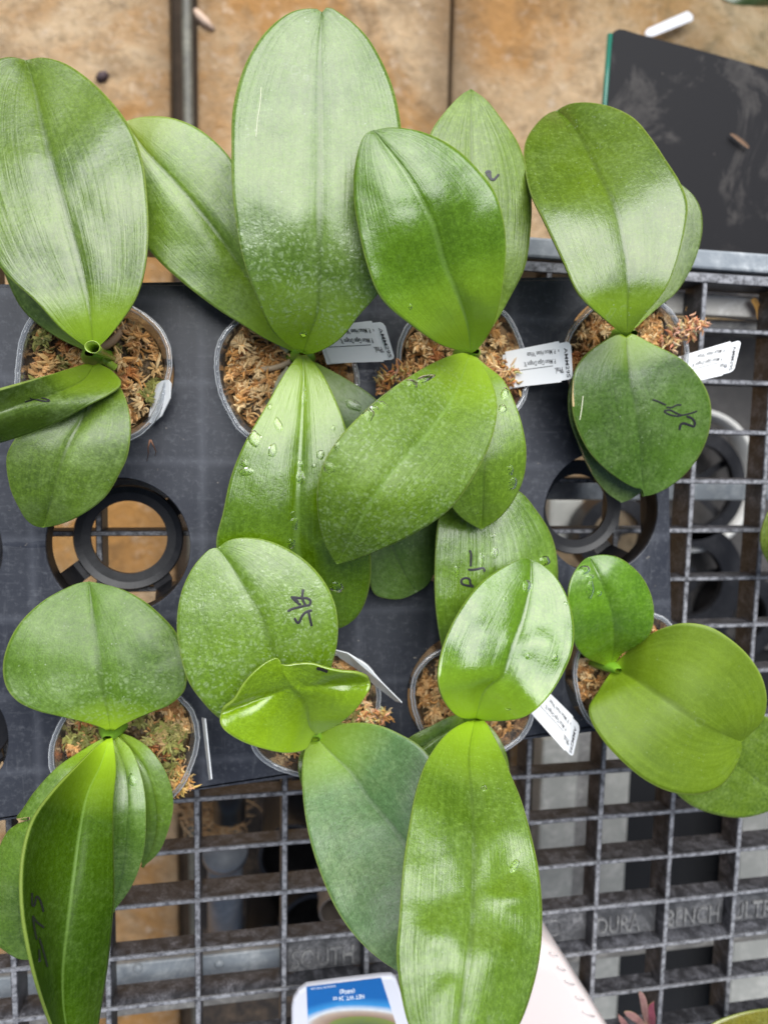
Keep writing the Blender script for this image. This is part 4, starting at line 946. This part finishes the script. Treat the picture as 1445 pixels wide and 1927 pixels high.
# ---------------------------------------------------------------- pots and moss
pal_brown = [(.80, .58, .30), (.70, .40, .16), (.52, .25, .09), (.70, .44, .18), (.50, .24, .07), (.74, .50, .24), (.36, .16, .05), (.64, .31, .09), (.78, .56, .30)]
pal_green = [(.20, .22, .05), (.30, .32, .08), (.40, .38, .12), (.13, .15, .04), (.48, .36, .14)]
pal_rust = [(.42, .13, .035), (.56, .21, .06), (.32, .09, .03)]
GREEN = {'A': .32, 'B': .12, 'C': .10, 'D': .06, 'E': .55, 'F': .30, 'G': .12, 'H': .08}
def pot(k):
    c = P(*POTS[k], RZ); t = PL[k]; rnd = random.Random(ord(k))
    R0 = .0425; ph = rnd.uniform(0, 2*pi)
    def rf(a, z):
        lobes = .034*cos(4*(a+ph))*min(1, max(0, z/.04)) + .014*cos(3*a+ph*2)
        cr_ = (.012*noise.noise(Vector((cos(a)*14, sin(a)*14, ord(k)))) if z > .0525 else 0)+.022*noise.noise(Vector((cos(a)*2.2, sin(a)*2.2, ord(k)+z*9)))
        return 1+lobes+cr_
    q = MB(); q.lathe((c.x, c.y, .006), [(.001, .002), (.029, .002), (.0305, .003), (.0370, .047), (.0385, .0505), (.0390, .0535)], 96, rf)
    q.build('pot', M['clear'], t, smooth=True)
    q = MB(); q.lathe((c.x, c.y, .006), [(.0390, .0535), (.0396, .0550), (.0412, .0548), (.0418, .0536)], 160, rf)
    o = q.build('pot_rim', M['rim'], t, smooth=True); o.modifiers.new('t', 'SOLIDIFY').thickness = .0005
    q = MB()
    for zz, rr_ in ((.0540, .0393), (.0546, .0415)):
        q.tube([Vector((c.x+rr_*rf(a, .055)*cos(a), c.y+rr_*rf(a, .055)*sin(a), .006+zz+.0004)) for a in [2*pi*i/120 for i in range(121)]], .00022, 5, False)
    q.build('rim_bead', simple('rim_bead', (.72, .74, .76), .25) if 'rb' not in M else M['rb'], t, smooth=True)
    # moss bed + strands
    q = MB(); mz = .0505; n = 26; vs = []; cols = []
    RM = .0352
    for j in range(n+1):
        for i in range(48):
            a = 2*pi*i/48; rr_ = RM*rf(a, .04)*j/n; x = c.x+rr_*cos(a); y = c.y+rr_*sin(a)
            h = mz+.004*noise.noise(Vector((x*60, y*60, ord(k))))+.0016*noise.noise(Vector((x*260, y*260, 1)))-.006*(j/n)**6
            vs.append(Vector((x, y, h)))
    fs = [(j*48+i, j*48+(i+1) % 48, (j+1)*48+(i+1) % 48, (j+1)*48+i) for j in range(n) for i in range(48)]
    q.add(vs, fs, (.035, .02, .009))
    # root ball below, against the clear wall
    q2 = MB(); q2.lathe((c.x, c.y, .006), [(.027, .004), (.0350, .040)], 48, rf); q.add(q2.v, q2.f, (.22, .13, .06))
    def colr(x, y):
        g_ = noise.noise(Vector((x*75+ord(k), y*75, 5)))*.5+.5
        if g_ < GREEN[k]*1.05: pal = pal_green
        elif g_ > .70: pal = pal_rust
        else: pal = pal_brown
        if rnd.random() < .15: pal = pal_brown
        cc = rnd.choice(pal); s_ = rnd.uniform(.75, 1.2); return tuple(v*s_ for v in cc)
    def strand(p, d0, ln, wd, tw, colour, ns=4):
        side = Vector((-d0.y, d0.x, rnd.gauss(0, .6))).normalized(); V = []
        for s_ in range(ns+1):
            f = s_/ns; ww = wd*(sin(pi*min(.97, f*.80+.15)))
            V += [p+side*ww, p+Vector((0, 0, ww*.8)), p-side*ww]
            ca, sa = cos(tw), sin(tw); d0 = Vector((d0.x*ca-d0.y*sa, d0.x*sa+d0.y*ca, d0.z-.10+rnd.gauss(0, .10))).normalized()
            side = Vector((-d0.y, d0.x, side.z)).normalized(); p = p+d0*ln/ns
            rad = Vector((p.x-c.x, p.y-c.y))
            if rad.length > RM*1.02: p.x = c.x+rad.x/rad.length*RM*1.02; p.y = c.y+rad.y/rad.length*RM*1.02
        q.add(V, [(s_*3+j, s_*3+j+1, s_*3+j+4, s_*3+j+3) for s_ in range(ns) for j in (0, 1)], colour)
    def hgt(x, y): return mz+.010*noise.noise(Vector((x*75, y*75, ord(k))))+.006*noise.noise(Vector((x*170, y*170, 2)))
    for i in range(330):                                   # long drawn-out strands
        a = rnd.uniform(0, 2*pi); rr_ = RM*sqrt(rnd.random())*.98*rf(a, .04); x, y = c.x+rr_*cos(a), c.y+rr_*sin(a)
        ba = noise.noise(Vector((x*60, y*60, 9)))*8+rnd.gauss(0, .6)
        strand(Vector((x, y, hgt(x, y)+rnd.uniform(-.001, .002))), Vector((cos(ba), sin(ba), .2)).normalized(), rnd.uniform(.005, .011), rnd.uniform(.0004, .0009), rnd.gauss(0, .5), colr(x, y), 5)
    for i in range(230):                                   # fluffy heads
        a = rnd.uniform(0, 2*pi); rr_ = RM*sqrt(rnd.random())*.95*rf(a, .04); x, y = c.x+rr_*cos(a), c.y+rr_*sin(a)
        base_c = colr(x, y); z = hgt(x, y)+rnd.uniform(0, .003); sz_ = rnd.uniform(.8, 1.7)
        dir_ = rnd.uniform(0, 2*pi)
        for j in range(15):
            aa = dir_+rnd.gauss(0, .9) if rnd.random() < .6 else rnd.uniform(0, 2*pi)
            s2 = rnd.uniform(.75, 1.25); colour = tuple(v*s2 for v in (base_c if rnd.random() < .8 else colr(x, y)))
            strand(Vector((x+rnd.gauss(0, .0008), y+rnd.gauss(0, .0008), z)), Vector((cos(aa), sin(aa), rnd.uniform(.0, .9))).normalized(), rnd.uniform(.0020, .0046)*sz_, rnd.uniform(.0005, .0010)*sz_, rnd.gauss(0, .3), colour, 3)
    q.build('moss', M['moss'], t, smooth=False)
for k in 'ABCDEFGH': pot(k)
# moss spilling over rims
def spill(k, pts, n, seed, cols=pal_brown):
    rnd = random.Random(seed); q = MB()
    for i in range(n):
        x, y, z, s_ = rnd.choice(pts); p = P(x+rnd.gauss(0, s_), y+rnd.gauss(0, s_), z+rnd.uniform(-.002, .003))
        d0 = Vector((rnd.gauss(0, 1), rnd.gauss(0, 1), rnd.gauss(0, .4))).normalized(); L_ = [p]
        for j in range(4): d0 = (d0+Vector((rnd.gauss(0, .5), rnd.gauss(0, .5), rnd.gauss(0, .3)))).normalized(); p = p+d0*.0016; L_.append(p)
        q.tube(L_, [.0003, .0007, .0007, .0005, .0001], 4, False, tuple(v*rnd.uniform(.8, 1.25) for v in rnd.choice(cols)))
    q.build('loose_moss', M['moss'], PL[k])
spill('D', [(1285, 622, .060, 8), (1300, 618, .062, 6), (1315, 612, .064, 3), (1260, 640, .058, 10)], 170, 5, [(.66, .40, .22), (.60, .30, .16), (.72, .52, .32)])
spill('C', [(720, 722, .058, 7), (738, 712, .060, 8), (756, 700, .060, 6)], 120, 6)
spill('C', [(965, 720, .059, 8), (958, 700, .059, 8)], 80, 16)
spill('F', [(705, 1350, .060, 8), (722, 1345, .061, 4), (690, 1340, .058, 8)], 120, 7)
spill('E', [(338, 1480, .056, 8), (345, 1465, .056, 8)], 120, 9, [(.66, .38, .12), (.60, .42, .16)])
# roots
def root(k, pts, r_, mt=None):
    q = MB(); P_ = cr([(x, y, z*1000) for x, y, z in pts], 24)
    q.tube([P(p.x, p.y, p.z/1000) for p in P_], [r_*(1+.12*noise.noise(Vector((i*.5, 0, 0)))) for i in range(25)], 10)
    q.build('root', mt or M['root'], PL[k], smooth=True)
root('B', [(548, 680, .060), (525, 690, .058), (500, 694, .055), (488, 688, .052)], .0017, simple('root_brown', (.36, .27, .17), .6, nz=.6, scale=300))
root('B', [(548, 695, .060), (528, 720, .058), (515, 745, .054), (500, 760, .048)], .0030)
root('B', [(545, 660, .062), (520, 640, .058), (500, 630, .053)], .0024)
root('A', [(196, 675, .066), (206, 684, .066), (217, 692, .064)], .0022, simple('root_tip', (.30, .45, .04), .3))
root('A', [(182, 660, .060), (215, 640, .056), (235, 610, .050)], .0022, simple('root_dry', (.34, .22, .13), .7))
q = MB()
for pts in ([(283, 828, .060), (279, 842, .058), (280, 852, .052), (277, 868, .047)], [(284, 828, .060), (290, 840, .058), (294, 850, .050), (292, 858, .047)]):
    q.tube([P(*p) for p in pts], [.0006, .00035, .0003, .0001], 5)
q.build('dry_rootlet', simple('rootlet', (.25, .12, .07), .7), PL['A'], smooth=True)

# ---------------------------------------------------------------- pen marks, scars, water
strokes('F1', [[(730, 270), (715, 380), (700, 490)], [(410, 460), (450, 520), (560, 620), (640, 680), (660, 650)], [(450, 485), (600, 505), (750, 510), (850, 520), (930, 590), (900, 690), (820, 710), (760, 640), (710, 530)],
               [(820, 705), (600, 760), (430, 805), (310, 870)], [(490, 1050), (540, 1130), (590, 1185), (640, 1130), (700, 1000), (780, 910), (860, 870), (970, 840)], [(880, 880), (915, 1060), (965, 1270)], [(520, 530), (600, 620)]], (520, 1090), 14.45, 4.6)
strokes('D3', [[(90, 155), (200, 190), (420, 290)], [(430, 345), (560, 350), (700, 285), (800, 290)], [(370, 430), (520, 415), (680, 490), (800, 545), (650, 560), (450, 500), (365, 440)], [(800, 545), (1000, 505), (1190, 440)]], (1220, 740), 13.14, 2.8)
strokes('D3', [[(930, 570), (1060, 620), (1130, 720), (1110, 815), (1020, 790), (850, 740), (785, 770), (755, 900)]], (1220, 740), 13.14, 4.2)
strokes('C2', [[(480, 540), (540, 470), (640, 480), (650, 620), (700, 770), (800, 780), (900, 680), (990, 580)], [(520, 560), (600, 650), (680, 760)]], (890, 300), 20.6, 4.6)
strokes('G2', [[(620, 510), (660, 600), (662, 720), (650, 950)], [(580, 1035), (700, 1045), (850, 1020), (1000, 1000), (1030, 1100)], [(740, 1500), (560, 1470), (420, 1420), (400, 1330), (500, 1265), (620, 1300), (650, 1430), (730, 1500)]], (840, 1000), 14.45, 4.2)
strokes('E3', [[(200, 310), (212, 560), (240, 560), (290, 375), (350, 440), (420, 670)], [(210, 745), (290, 860), (430, 970)], [(215, 760), (240, 960), (290, 1200)], [(340, 1175), (410, 1400), (495, 1720)], [(335, 1390), (350, 1640)]], (40, 1650), 10.14, 4.0)
strokes('A2', [[(240, 380), (330, 350), (430, 320), (380, 262)], [(430, 300), (600, 335), (820, 370), (925, 350), (800, 305), (690, 280)]], (30, 730), 14.45, 2.4)
strokes('B1', [[(492, 165), (490, 195), (485, 225), (482, 258)]], (0, 0), 1, 1.3, 'pale_scar', M['scar'])
strokes('D3', [[(1096, 745), (1094, 765), (1090, 790)]], (0, 0), 1, 1.8, 'pale_scar', M['scar'])
strokes('D3', [[(1077, 700), (1076, 735), (1078, 765)]], (0, 0), 1, 4.0, 'dry_margin', M['dryedge'])
strokes('D4', [[(1091, 840), (1100, 865), (1112, 888)]], (0, 0), 1, 2.5, 'dry_margin', M['dryedge'])
strokes('F2', [[(596, 1256.5), (606, 1259), (617, 1263)]], (0, 0), 1, 6.0, 'black_scar', M['damage'])
strokes('E2', [[(31, 1541), (35, 1546), (33, 1549)]], (0, 0), 1, 3.5, 'dry_margin', M['dryedge'])
drops('B3', [(480, 826, 12, 17, -25), (464, 888, 15, 8, -10), (460, 872, 6, 8, 0), (513, 848, 8, 13, 15), (524, 800, 7, 15, -20), (603, 856, 8, 9, 0), (565, 898, 9, 14, 0), (565, 872, 5, 7, 0), (508, 766, 5, 6, 0), (553, 968, 5, 8, 0), (554, 985, 9, 12, 0), (549, 1022, 8, 10, 15), (634, 1105, 13, 10, 0), (590, 877, 5, 4, 0), (572, 745, 4, 20, 4), (627, 806, 4, 6, 0)])
drops('C3', [(692, 780, 12, 14, 10), (634, 839, 6, 10, 15), (706, 768, 6, 4, 20), (721, 760, 9, 4, 30), (775, 722, 12, 9, 20), (620, 880, 12, 10, 20), (800, 712, 18, 7, -20)])
drops('B4', [(665, 762, 17, 10, 30)])
drops('C4', [(949, 740, 7, 12, 10), (945, 770, 8, 9, 0), (960, 885, 6, 9, 0), (965, 910, 8, 12, 20)])
drops('G1', [(992, 1103, 9, 13, 10), (949, 1128, 3, 4, 0), (1063, 1136, 4, 4, 0), (992, 1235, 4, 6, 0), (956, 1333, 6, 3, 0), (1044, 1238, 5, 7, 20)])
drops('G2', [(1025, 1055, 10, 10, 0), (928, 1008, 6, 4, 0), (930, 1040, 7, 12, 0), (859, 1075, 5, 12, 0), (905, 1055, 5, 14, 0)])
drops('H1', [(1098, 1073, 13, 8, -20), (1109, 1085, 8, 4, 0), (1127, 1117, 5, 5, 0), (1110, 1110, 7, 16, 5)])
drops('E4', [(250, 1468, 10, 12, -10)])
drops('G3', [(967, 1630, 8, 14, 30), (910, 1483, 6, 7, 0)])
drops('C1', [(772, 577, 4, 5, 0)])
drops('B1', [(572, 627, 7, 6, 0)])

# ---------------------------------------------------------------- name tags
CF = dict(O=(1051, 642), E1=(985, 655), E2=(1056, 719))
TEXT = [  # (string, baseline start px, baseline end px, height px) on the tag of the third top pot
    ("P. Mituo Hsien 'Waze", (1044, 657), (991, 664), 9), ("x", (1051.5, 657.5), (1048.8, 658), 7),
    ("P. Mituo Gigan Dragon 'K", (1044.5, 675.6), (985, 682), 9), ("'Phal.", (1059, 690.6), (1043, 692.7), 11)]
def tagmap(O, E1, E2):
    o0 = Vector(CF['O']); a0 = Vector(CF['E1'])-o0; b0 = Vector(CF['E2'])-o0; det = a0.x*b0.y-a0.y*b0.x
    O, E1, E2 = Vector(O), Vector(E1), Vector(E2)
    def f(x, y):
        dx, dy = x-o0.x, y-o0.y; s_ = (dx*b0.y-dy*b0.x)/det; t_ = (a0.x*dy-a0.y*dx)/det
        return O+(E1-O)*s_+(E2-O)*t_
    return f
def name_tag(O, E1, E2, zin, zout, label, ext=1.55):
    f = tagmap(O, E1, E2)
    pO = f(1051, 642); pI = f(985, 655); pB = f(1056, 719)
    a, b_, c = P(pO.x, pO.y, zout), P(pI.x, pI.y, zin), P(pB.x, pB.y, zout+.002)
    nrm = (b_-a).cross(c-a).normalized(); nrm = nrm if nrm.z > 0 else -nrm
    def S3(x, y, h=0.0):
        p = f(x, y); return ray_plane(p.x, p.y, a, nrm)+nrm*h
    t = empty('name_tag', S3(1000, 690), label, 'tag', 'white name tags with sticker labels')
    base = [(1050, 646), (1066, 643), (1071, 645), (1074, 650), (1077, 706), (1075, 711), (1070, 714), (1050, 717), (950, 733), (945, 668)]
    vs = [S3(x, y, -.0004) for x, y in base]+[S3(x, y, -.0012) for x, y in base]; n = len(base)
    fs = [tuple(range(n)), tuple(range(n, 2*n))[::-1]]+[(i, n+i, n+(i+1) % n, (i+1) % n) for i in range(n)]
    obj('tag_body', vs, fs, M['tagw'], t, smooth=False)
    st = [(1051, 642), (1053, 650), (1050.5, 652), (1056, 719), (958, 730), (950, 662)]
    vs = [S3(x, y, .0001) for x, y in st]+[S3(x, y, -.0003) for x, y in st]; n = len(st)
    fs = [tuple(range(n)), tuple(range(n, 2*n))[::-1]]+[(i, n+i, n+(i+1) % n, (i+1) % n) for i in range(n)]
    stk = obj('sticker', vs, fs, M['sticker'], t, smooth=False)
    q = MB()
    for s, p0, p1, h in TEXT:
        vs, fs = text_mesh(s, .012); d0 = Vector(p1)-Vector(p0); up = Vector((d0.y, -d0.x)).normalized()*h
        if up.y < 0: up = -up
        q.add([S3(p0[0]+d0.x*v[0]+up.x*v[1], p0[1]+d0.y*v[0]+up.y*v[1], .00022) for v in vs], fs)
    # underline
    q.add([S3(1040, 688.0, .0002), S3(1040, 689.2, .0002), S3(960, 700.2, .0002), S3(960, 699, .0002)], [(0, 1, 2, 3)])
    q.build('printed_text', M['print'], stk)
    q = MB(); vs, fs = text_mesh('AMM295', .004); p0 = Vector((1060.5, 655)); d0 = Vector((6.0, 55)); up = Vector((1, -.11)).normalized()*6.6
    q.add([S3(p0.x+d0.x*v[0]+up.x*v[1], p0.y+d0.y*v[0]+up.y*v[1], .0001) for v in vs], fs)
    q.build('printed_code', M['print'], t)
    return t
name_tag((699, 603.6), (633, 611), (722.4, 680.6), .061, .066, 'white AMM295 name tag in the second top pot, beside the tall pale leaf')
name_tag((1051, 642), (985, 655), (1056, 719), .062, .072, 'white AMM295 name tag in the third top pot, pointing at the round pen-marked leaf')
name_tag((1373.8, 642), (1308.5, 661.4), (1391, 706), .060, .068, 'white AMM295 name tag of the top right pot, half under the round leaf') if 0 else \
name_tag((1373.8, 642), (1308.5, 661.4), (1358.5, 706.5), .060, .068, 'white AMM295 name tag of the top right pot, half under the round leaf')
name_tag((1077.6, 1347.6), (1036.7, 1306.2), (1061.4-14, 1413.3-8), .062, .068, 'white AMM295 name tag slanting out from under the very shiny cupped leaf') if 0 else \
name_tag((1077.6, 1347.6), (1033, 1303), (1062, 1413), .062, .068, 'white AMM295 name tag slanting out from under the very shiny cupped leaf')
# blank tags
def blank_tag(px, zs, label, th=.0008):
    pts = [P(x, y, z) for (x, y), z in zip(px, zs)]; nrm = (pts[1]-pts[0]).cross(pts[2]-pts[0]).normalized()
    n = len(pts); vs = pts+[p-nrm*th for p in pts]
    fs = [tuple(range(n)), tuple(range(n, 2*n))[::-1]]+[(i, n+i, n+(i+1) % n, (i+1) % n) for i in range(n)]
    return tag(obj('blank_tag', vs, fs, M['tagw'], smooth=False), label, 'tag')
blank_tag([(306, 717), (319, 715), (324, 722), (322, 750), (306, 783), (288, 798), (280, 793), (287, 758), (297, 724)], [.060, .062, .063, .063, .0585, .0535, .052, .053, .0565], 'blank white tag pushed into the moss of the far left top pot')
blank_tag([(382, 1350), (388, 1352), (392, 1390), (400, 1466), (396, 1468), (388, 1400)], [.056, .066, .071, .072, .062, .058], 'white tag seen almost edge-on at the rim of the lower left pot')
blank_tag([(628, 1221), (655, 1228), (690, 1250), (720, 1284), (757, 1321), (745, 1318), (705, 1287), (670, 1256), (640, 1236)], [.066, .071, .073, .073, .072, .064, .061, .060, .062], 'white pointed tag lying across the rim of the pot behind the folded glossy leaf')

# ---------------------------------------------------------------- things along the bottom edge
# white carton with a blue label
cz = .030
def quadmesh(name, px, z, th, mt, parent=None, bev=.0, label=None):
    pts = [P(x, y, z) for x, y in px]; vs, fs = prism([(p.x, p.y) for p in pts], z-th, z)
    o = obj(name, vs, fs, mt, parent, smooth=False)
    if bev: bevel(o, bev, 3)
    return o
bx = empty('white_container', P(650, 1930, 0), 'white container with a blue label, upside down on the grating', 'container')
quadmesh('container_body', [(549, 1960), (549, 1900), (552, 1884), (562, 1868), (577, 1857), (640, 1848), (717, 1839), (738, 1838), (746, 1844), (752, 1860), (768, 1900), (790, 1960), (815, 2040), (560, 2060)], cz, .006, simple('white_card', (.66, .67, .74), .45), bx, .0022)
quadmesh('container_base', [(575, 1990), (576, 1935), (585, 1915), (600, 1905), (700, 1890), (725, 1890), (745, 1905), (775, 1990), (790, 2060), (590, 2080)], cz-.006, .0225, M['tagw'], bx, .002)
def blue_mat():
    m_, n, b = mat('blue_label'); uv = n.nodes.new('ShaderNodeTexCoord').outputs['UV']
    sx = n.nodes.new('ShaderNodeSeparateXYZ'); n.links.new(uv, sx.inputs[0]); u, v = sx.outputs[0], sx.outputs[1]
    du = math_(n, 'SUBTRACT', u, .62); dv = math_(n, 'SUBTRACT', v, 1.02)
    dist = math_(n, 'SQRT', math_(n, 'ADD', math_(n, 'MULTIPLY', math_(n, 'MULTIPLY', du, du), .30), math_(n, 'MULTIPLY', dv, dv)))
    c_ = ramp(n, dist, [(.0, (.10, .13, .02)), (.20, (.22, .26, .03)), (.225, (.34, .22, .12)), (.31, (.52, .40, .30)), (.36, (.75, .78, .80)), (.46, (.05, .30, .66)), (.62, (.012, .13, .42))])
    c_ = mixc(n, math_(n, 'MULTIPLY', noise_(n, coords(n), 260, 4), .3), c_, (.02, .10, .25))
    n.links.new(c_, b.inputs['Base Color']); b.inputs['Roughness'].default_value = .35
    return m_
lp = [(577, 1857), (717, 1840), (746, 1930), (580, 1930)]
W3 = [P(x, y, cz+.0006) for x, y in lp]; W3b = [P(x, y, cz-.0002) for x, y in lp]
lab = obj('printed_label', W3+W3b, [(3, 2, 1, 0), (0, 1, 5, 4), (1, 2, 6, 5), (2, 3, 7, 6), (3, 0, 4, 7)], blue_mat(), bx, smooth=False, uvs=[(0, 0), (1, 0), (1, 1), (0, 1)]*2)
M['wprint'] = simple('white_print', (.75, .82, .88), .5)
q = MB(); pn = Vector((0, 0, 1)); po = Vector((0, 0, cz+.0009))
for s, p0, p1, h in (("NET WT. 24 oz", (685, 1871), (626, 1876.5), 8.5), ("(680g)", (667.5, 1861.8), (639, 1864.5), 7.5), ("MADE IN THE USA", (631, 1853.5), (584, 1859.3), 4.2)):
    vs, fs = text_mesh(s, .012 if h > 5 else 0); d0 = Vector(p1)-Vector(p0); up = Vector((-d0.y, d0.x)).normalized()*h
    if up.y < 0: up = -up
    q.add([ray_plane(p0[0]+d0.x*v[0]+up.x*v[1], p0[1]+d0.y*v[0]+up.y*v[1], po, pn) for v in vs], fs)
q.build('white_lettering', M['wprint'], lab)

# pale jug with moulded measuring marks
jz = .055
ol_ = cr([(900, 1990), (905, 1850), (940, 1790), (985, 1762), (1018, 1763), (1035, 1771), (1052, 1788), (1066, 1809), (1085, 1840), (1110, 1878), (1137, 1922), (1170, 1975), (1200, 2040)], 40)
ctr = Vector((1010, 1990)); rings = [(1.0, .030), (.995, .044), (.975, .050), (.93, .0535), (.80, jz), (.4, jz+.001), (.01, jz+.001)]
vs = []
for s_, z in rings:
    for p in ol_:
        e = Vector((p.x, p.y)); g_ = ctr+(e-ctr)*1.0; b3 = P(g_.x, g_.y, .044); c3 = P(ctr.x, ctr.y, .044)
        r3_ = c3+(b3-c3)*s_; vs.append(Vector((r3_.x, r3_.y, z)))
K = len(ol_); fs = [(i*K+j, (i+1)*K+j, (i+1)*K+j+1, i*K+j+1) for i in range(len(rings)-1) for j in range(K-1)]
low = [Vector((v.x, v.y, .004)) for v in vs[:K]]; n0 = len(vs); vs += low; fs += [(n0+j, j, j+1, n0+j+1) for j in range(K-1)]
jug = empty('measuring_jug', P(1030, 1930, 0), 'pale pink-white jug with moulded measuring marks beside the longest leaf', 'jug')
jm_, n, b = mat('pale_plastic'); b.inputs['Base Color'].default_value = (.70, .62, .60, 1); b.inputs['Roughness'].default_value = .32
b.inputs['Subsurface Weight'].default_value = .2; b.inputs['Subsurface Radius'].default_value = (.01, .006, .005); b.inputs['Subsurface Scale'].default_value = .5
o = obj('jug_body', vs, [f[::-1] for f in fs], jm_, jug)
q = MB()
for (x0, y0, x1, y1) in ((1034, 1793, 1048, 1799), (1049, 1819, 1063, 1826), (1063, 1845, 1080, 1853), (1083, 1875, 1098, 1882), (1096, 1903, 1118, 1913)):
    q.tube([P(x0, y0, .0552), P((x0+x1)/2, (y0+y1)/2, .0556), P(x1, y1, .0548)], .0005, 6)
q.build('measuring_mark', jm_, jug, smooth=True)

# small pink plant
pk = leaf_mat('pink_leaf', (.30, .12, .12), (.45, .24, .22), rough=.4, base_y=.01, frost=.3, spots=.3)
mg = leaf_mat('magenta_leaf', (.20, .03, .06), (.32, .08, .11), rough=.4, base_y=.01, frost=.1, spots=.3)
sp_ = empty('pink_seedling', P(1215, 1935, .0), 'small seedling with pink and magenta pointed leaves at the bottom edge', 'plant')
def small(L, R, mid, z, mt): leaf('s%d' % len(LEAVES), sp_, L, R, mid, z, mt, groove=.0008, wave=.0005, nv=20, nu=6, thick=.0006)
small([(1214, 1932), (1207, 1905), (1203, 1880), (1201, 1869), (1204, 1865)], [(1219, 1932), (1219, 1905), (1216, 1882), (1210, 1870), (1204, 1865)], [(1216, 1932), (1213, 1900), (1208, 1878), (1204, 1865)], [.02, .035, .045, .05], pk)
small([(1214, 1938), (1195, 1925), (1178, 1912), (1174, 1905), (1178, 1903)], [(1216, 1932), (1207, 1918), (1196, 1908), (1185, 1903), (1178, 1903)], [(1215, 1935), (1200, 1918), (1188, 1909), (1178, 1903)], [.02, .032, .036, .038], pk)
small([(1218, 1932), (1216, 1912), (1220, 1893), (1226, 1887), (1230, 1885)], [(1232, 1932), (1233, 1915), (1230, 1898), (1230, 1890), (1230, 1885)], [(1224, 1932), (1225, 1910), (1226, 1895), (1230, 1885)], [.02, .030, .034, .036], mg)
small([(1178, 1945), (1168, 1928), (1163, 1915), (1163, 1909)], [(1186, 1945), (1180, 1926), (1170, 1914), (1163, 1909)], [(1182, 1945), (1174, 1927), (1163, 1909)], [.02, .03, .034], pk)
q = MB(); q.tube([P(1215, 1940, .0), P(1216, 1936, .022)], .002, 8); q.build('stem', mg, sp_, smooth=True)

# leaves of neighbouring plants at the border
nb = empty('neighbour_orchid', P(1500, 1010, 0), 'edge of an olive-green leaf entering from the right border at mid height', 'orchid')
leaf('nb1', nb, [(1560, 950), (1500, 925), (1455, 950), (1436, 985), (1430, 1020), (1440, 1052), (1470, 1080)], [(1570, 1000), (1560, 1060), (1520, 1090), (1470, 1080)], [(1565, 970), (1520, 1000), (1490, 1040), (1470, 1080)], [.03, .04, .04, .03], lm('leaf_neighbour', seed=40.1, dark=(.07, .12, .015), mid=(.11, .17, .03)))
nb = empty('neighbour_orchid', P(1450, 2000, 0), 'broad olive-yellow leaf entering at the bottom right corner', 'orchid')
leaf('nb2', nb, [(1560, 2080), (1440, 2060), (1350, 2010), (1320, 1960), (1335, 1932), (1380, 1911), (1440, 1899), (1500, 1900), (1560, 1920), (1600, 1960)], [(1600, 2080), (1620, 2040), (1620, 2000), (1600, 1960)], [(1580, 2080), (1560, 2030), (1580, 1990), (1600, 1960)], [.03, .05, .05, .04], lm('leaf_corner', seed=41.7, dark=(.085, .095, .012), mid=(.14, .14, .025), rough=.3))
# far plant seen past the panel, top right corner
fp = empty('far_plant', P(1400, -20, FZ+.1), 'dark green leaves with a red stem on the floor at the top right corner', 'plant')
leaf('fp1', fp, [(1360, -60), (1340, -20), (1375, 6), (1420, 12), (1470, 12)], [(1400, -90), (1450, -70), (1490, -30), (1470, 12)], [(1380, -70), (1400, -30), (1430, -8), (1470, 12)], [FZ+.10, FZ+.13, FZ+.13, FZ+.10], lm('leaf_far', seed=42.7, dark=(.015, .04, .01), mid=(.03, .06, .02)), groove=.004)
q = MB(); q.tube([P(1350, -40, FZ+.05), P(1362, 2, FZ+.06), P(1384, 6, FZ+.06), P(1400, -20, FZ+.05)], .0016, 8); q.build('red_stem', simple('red_stem', (.35, .03, .03), .5), fp, smooth=True)

# exported heights etc. are in metres; done
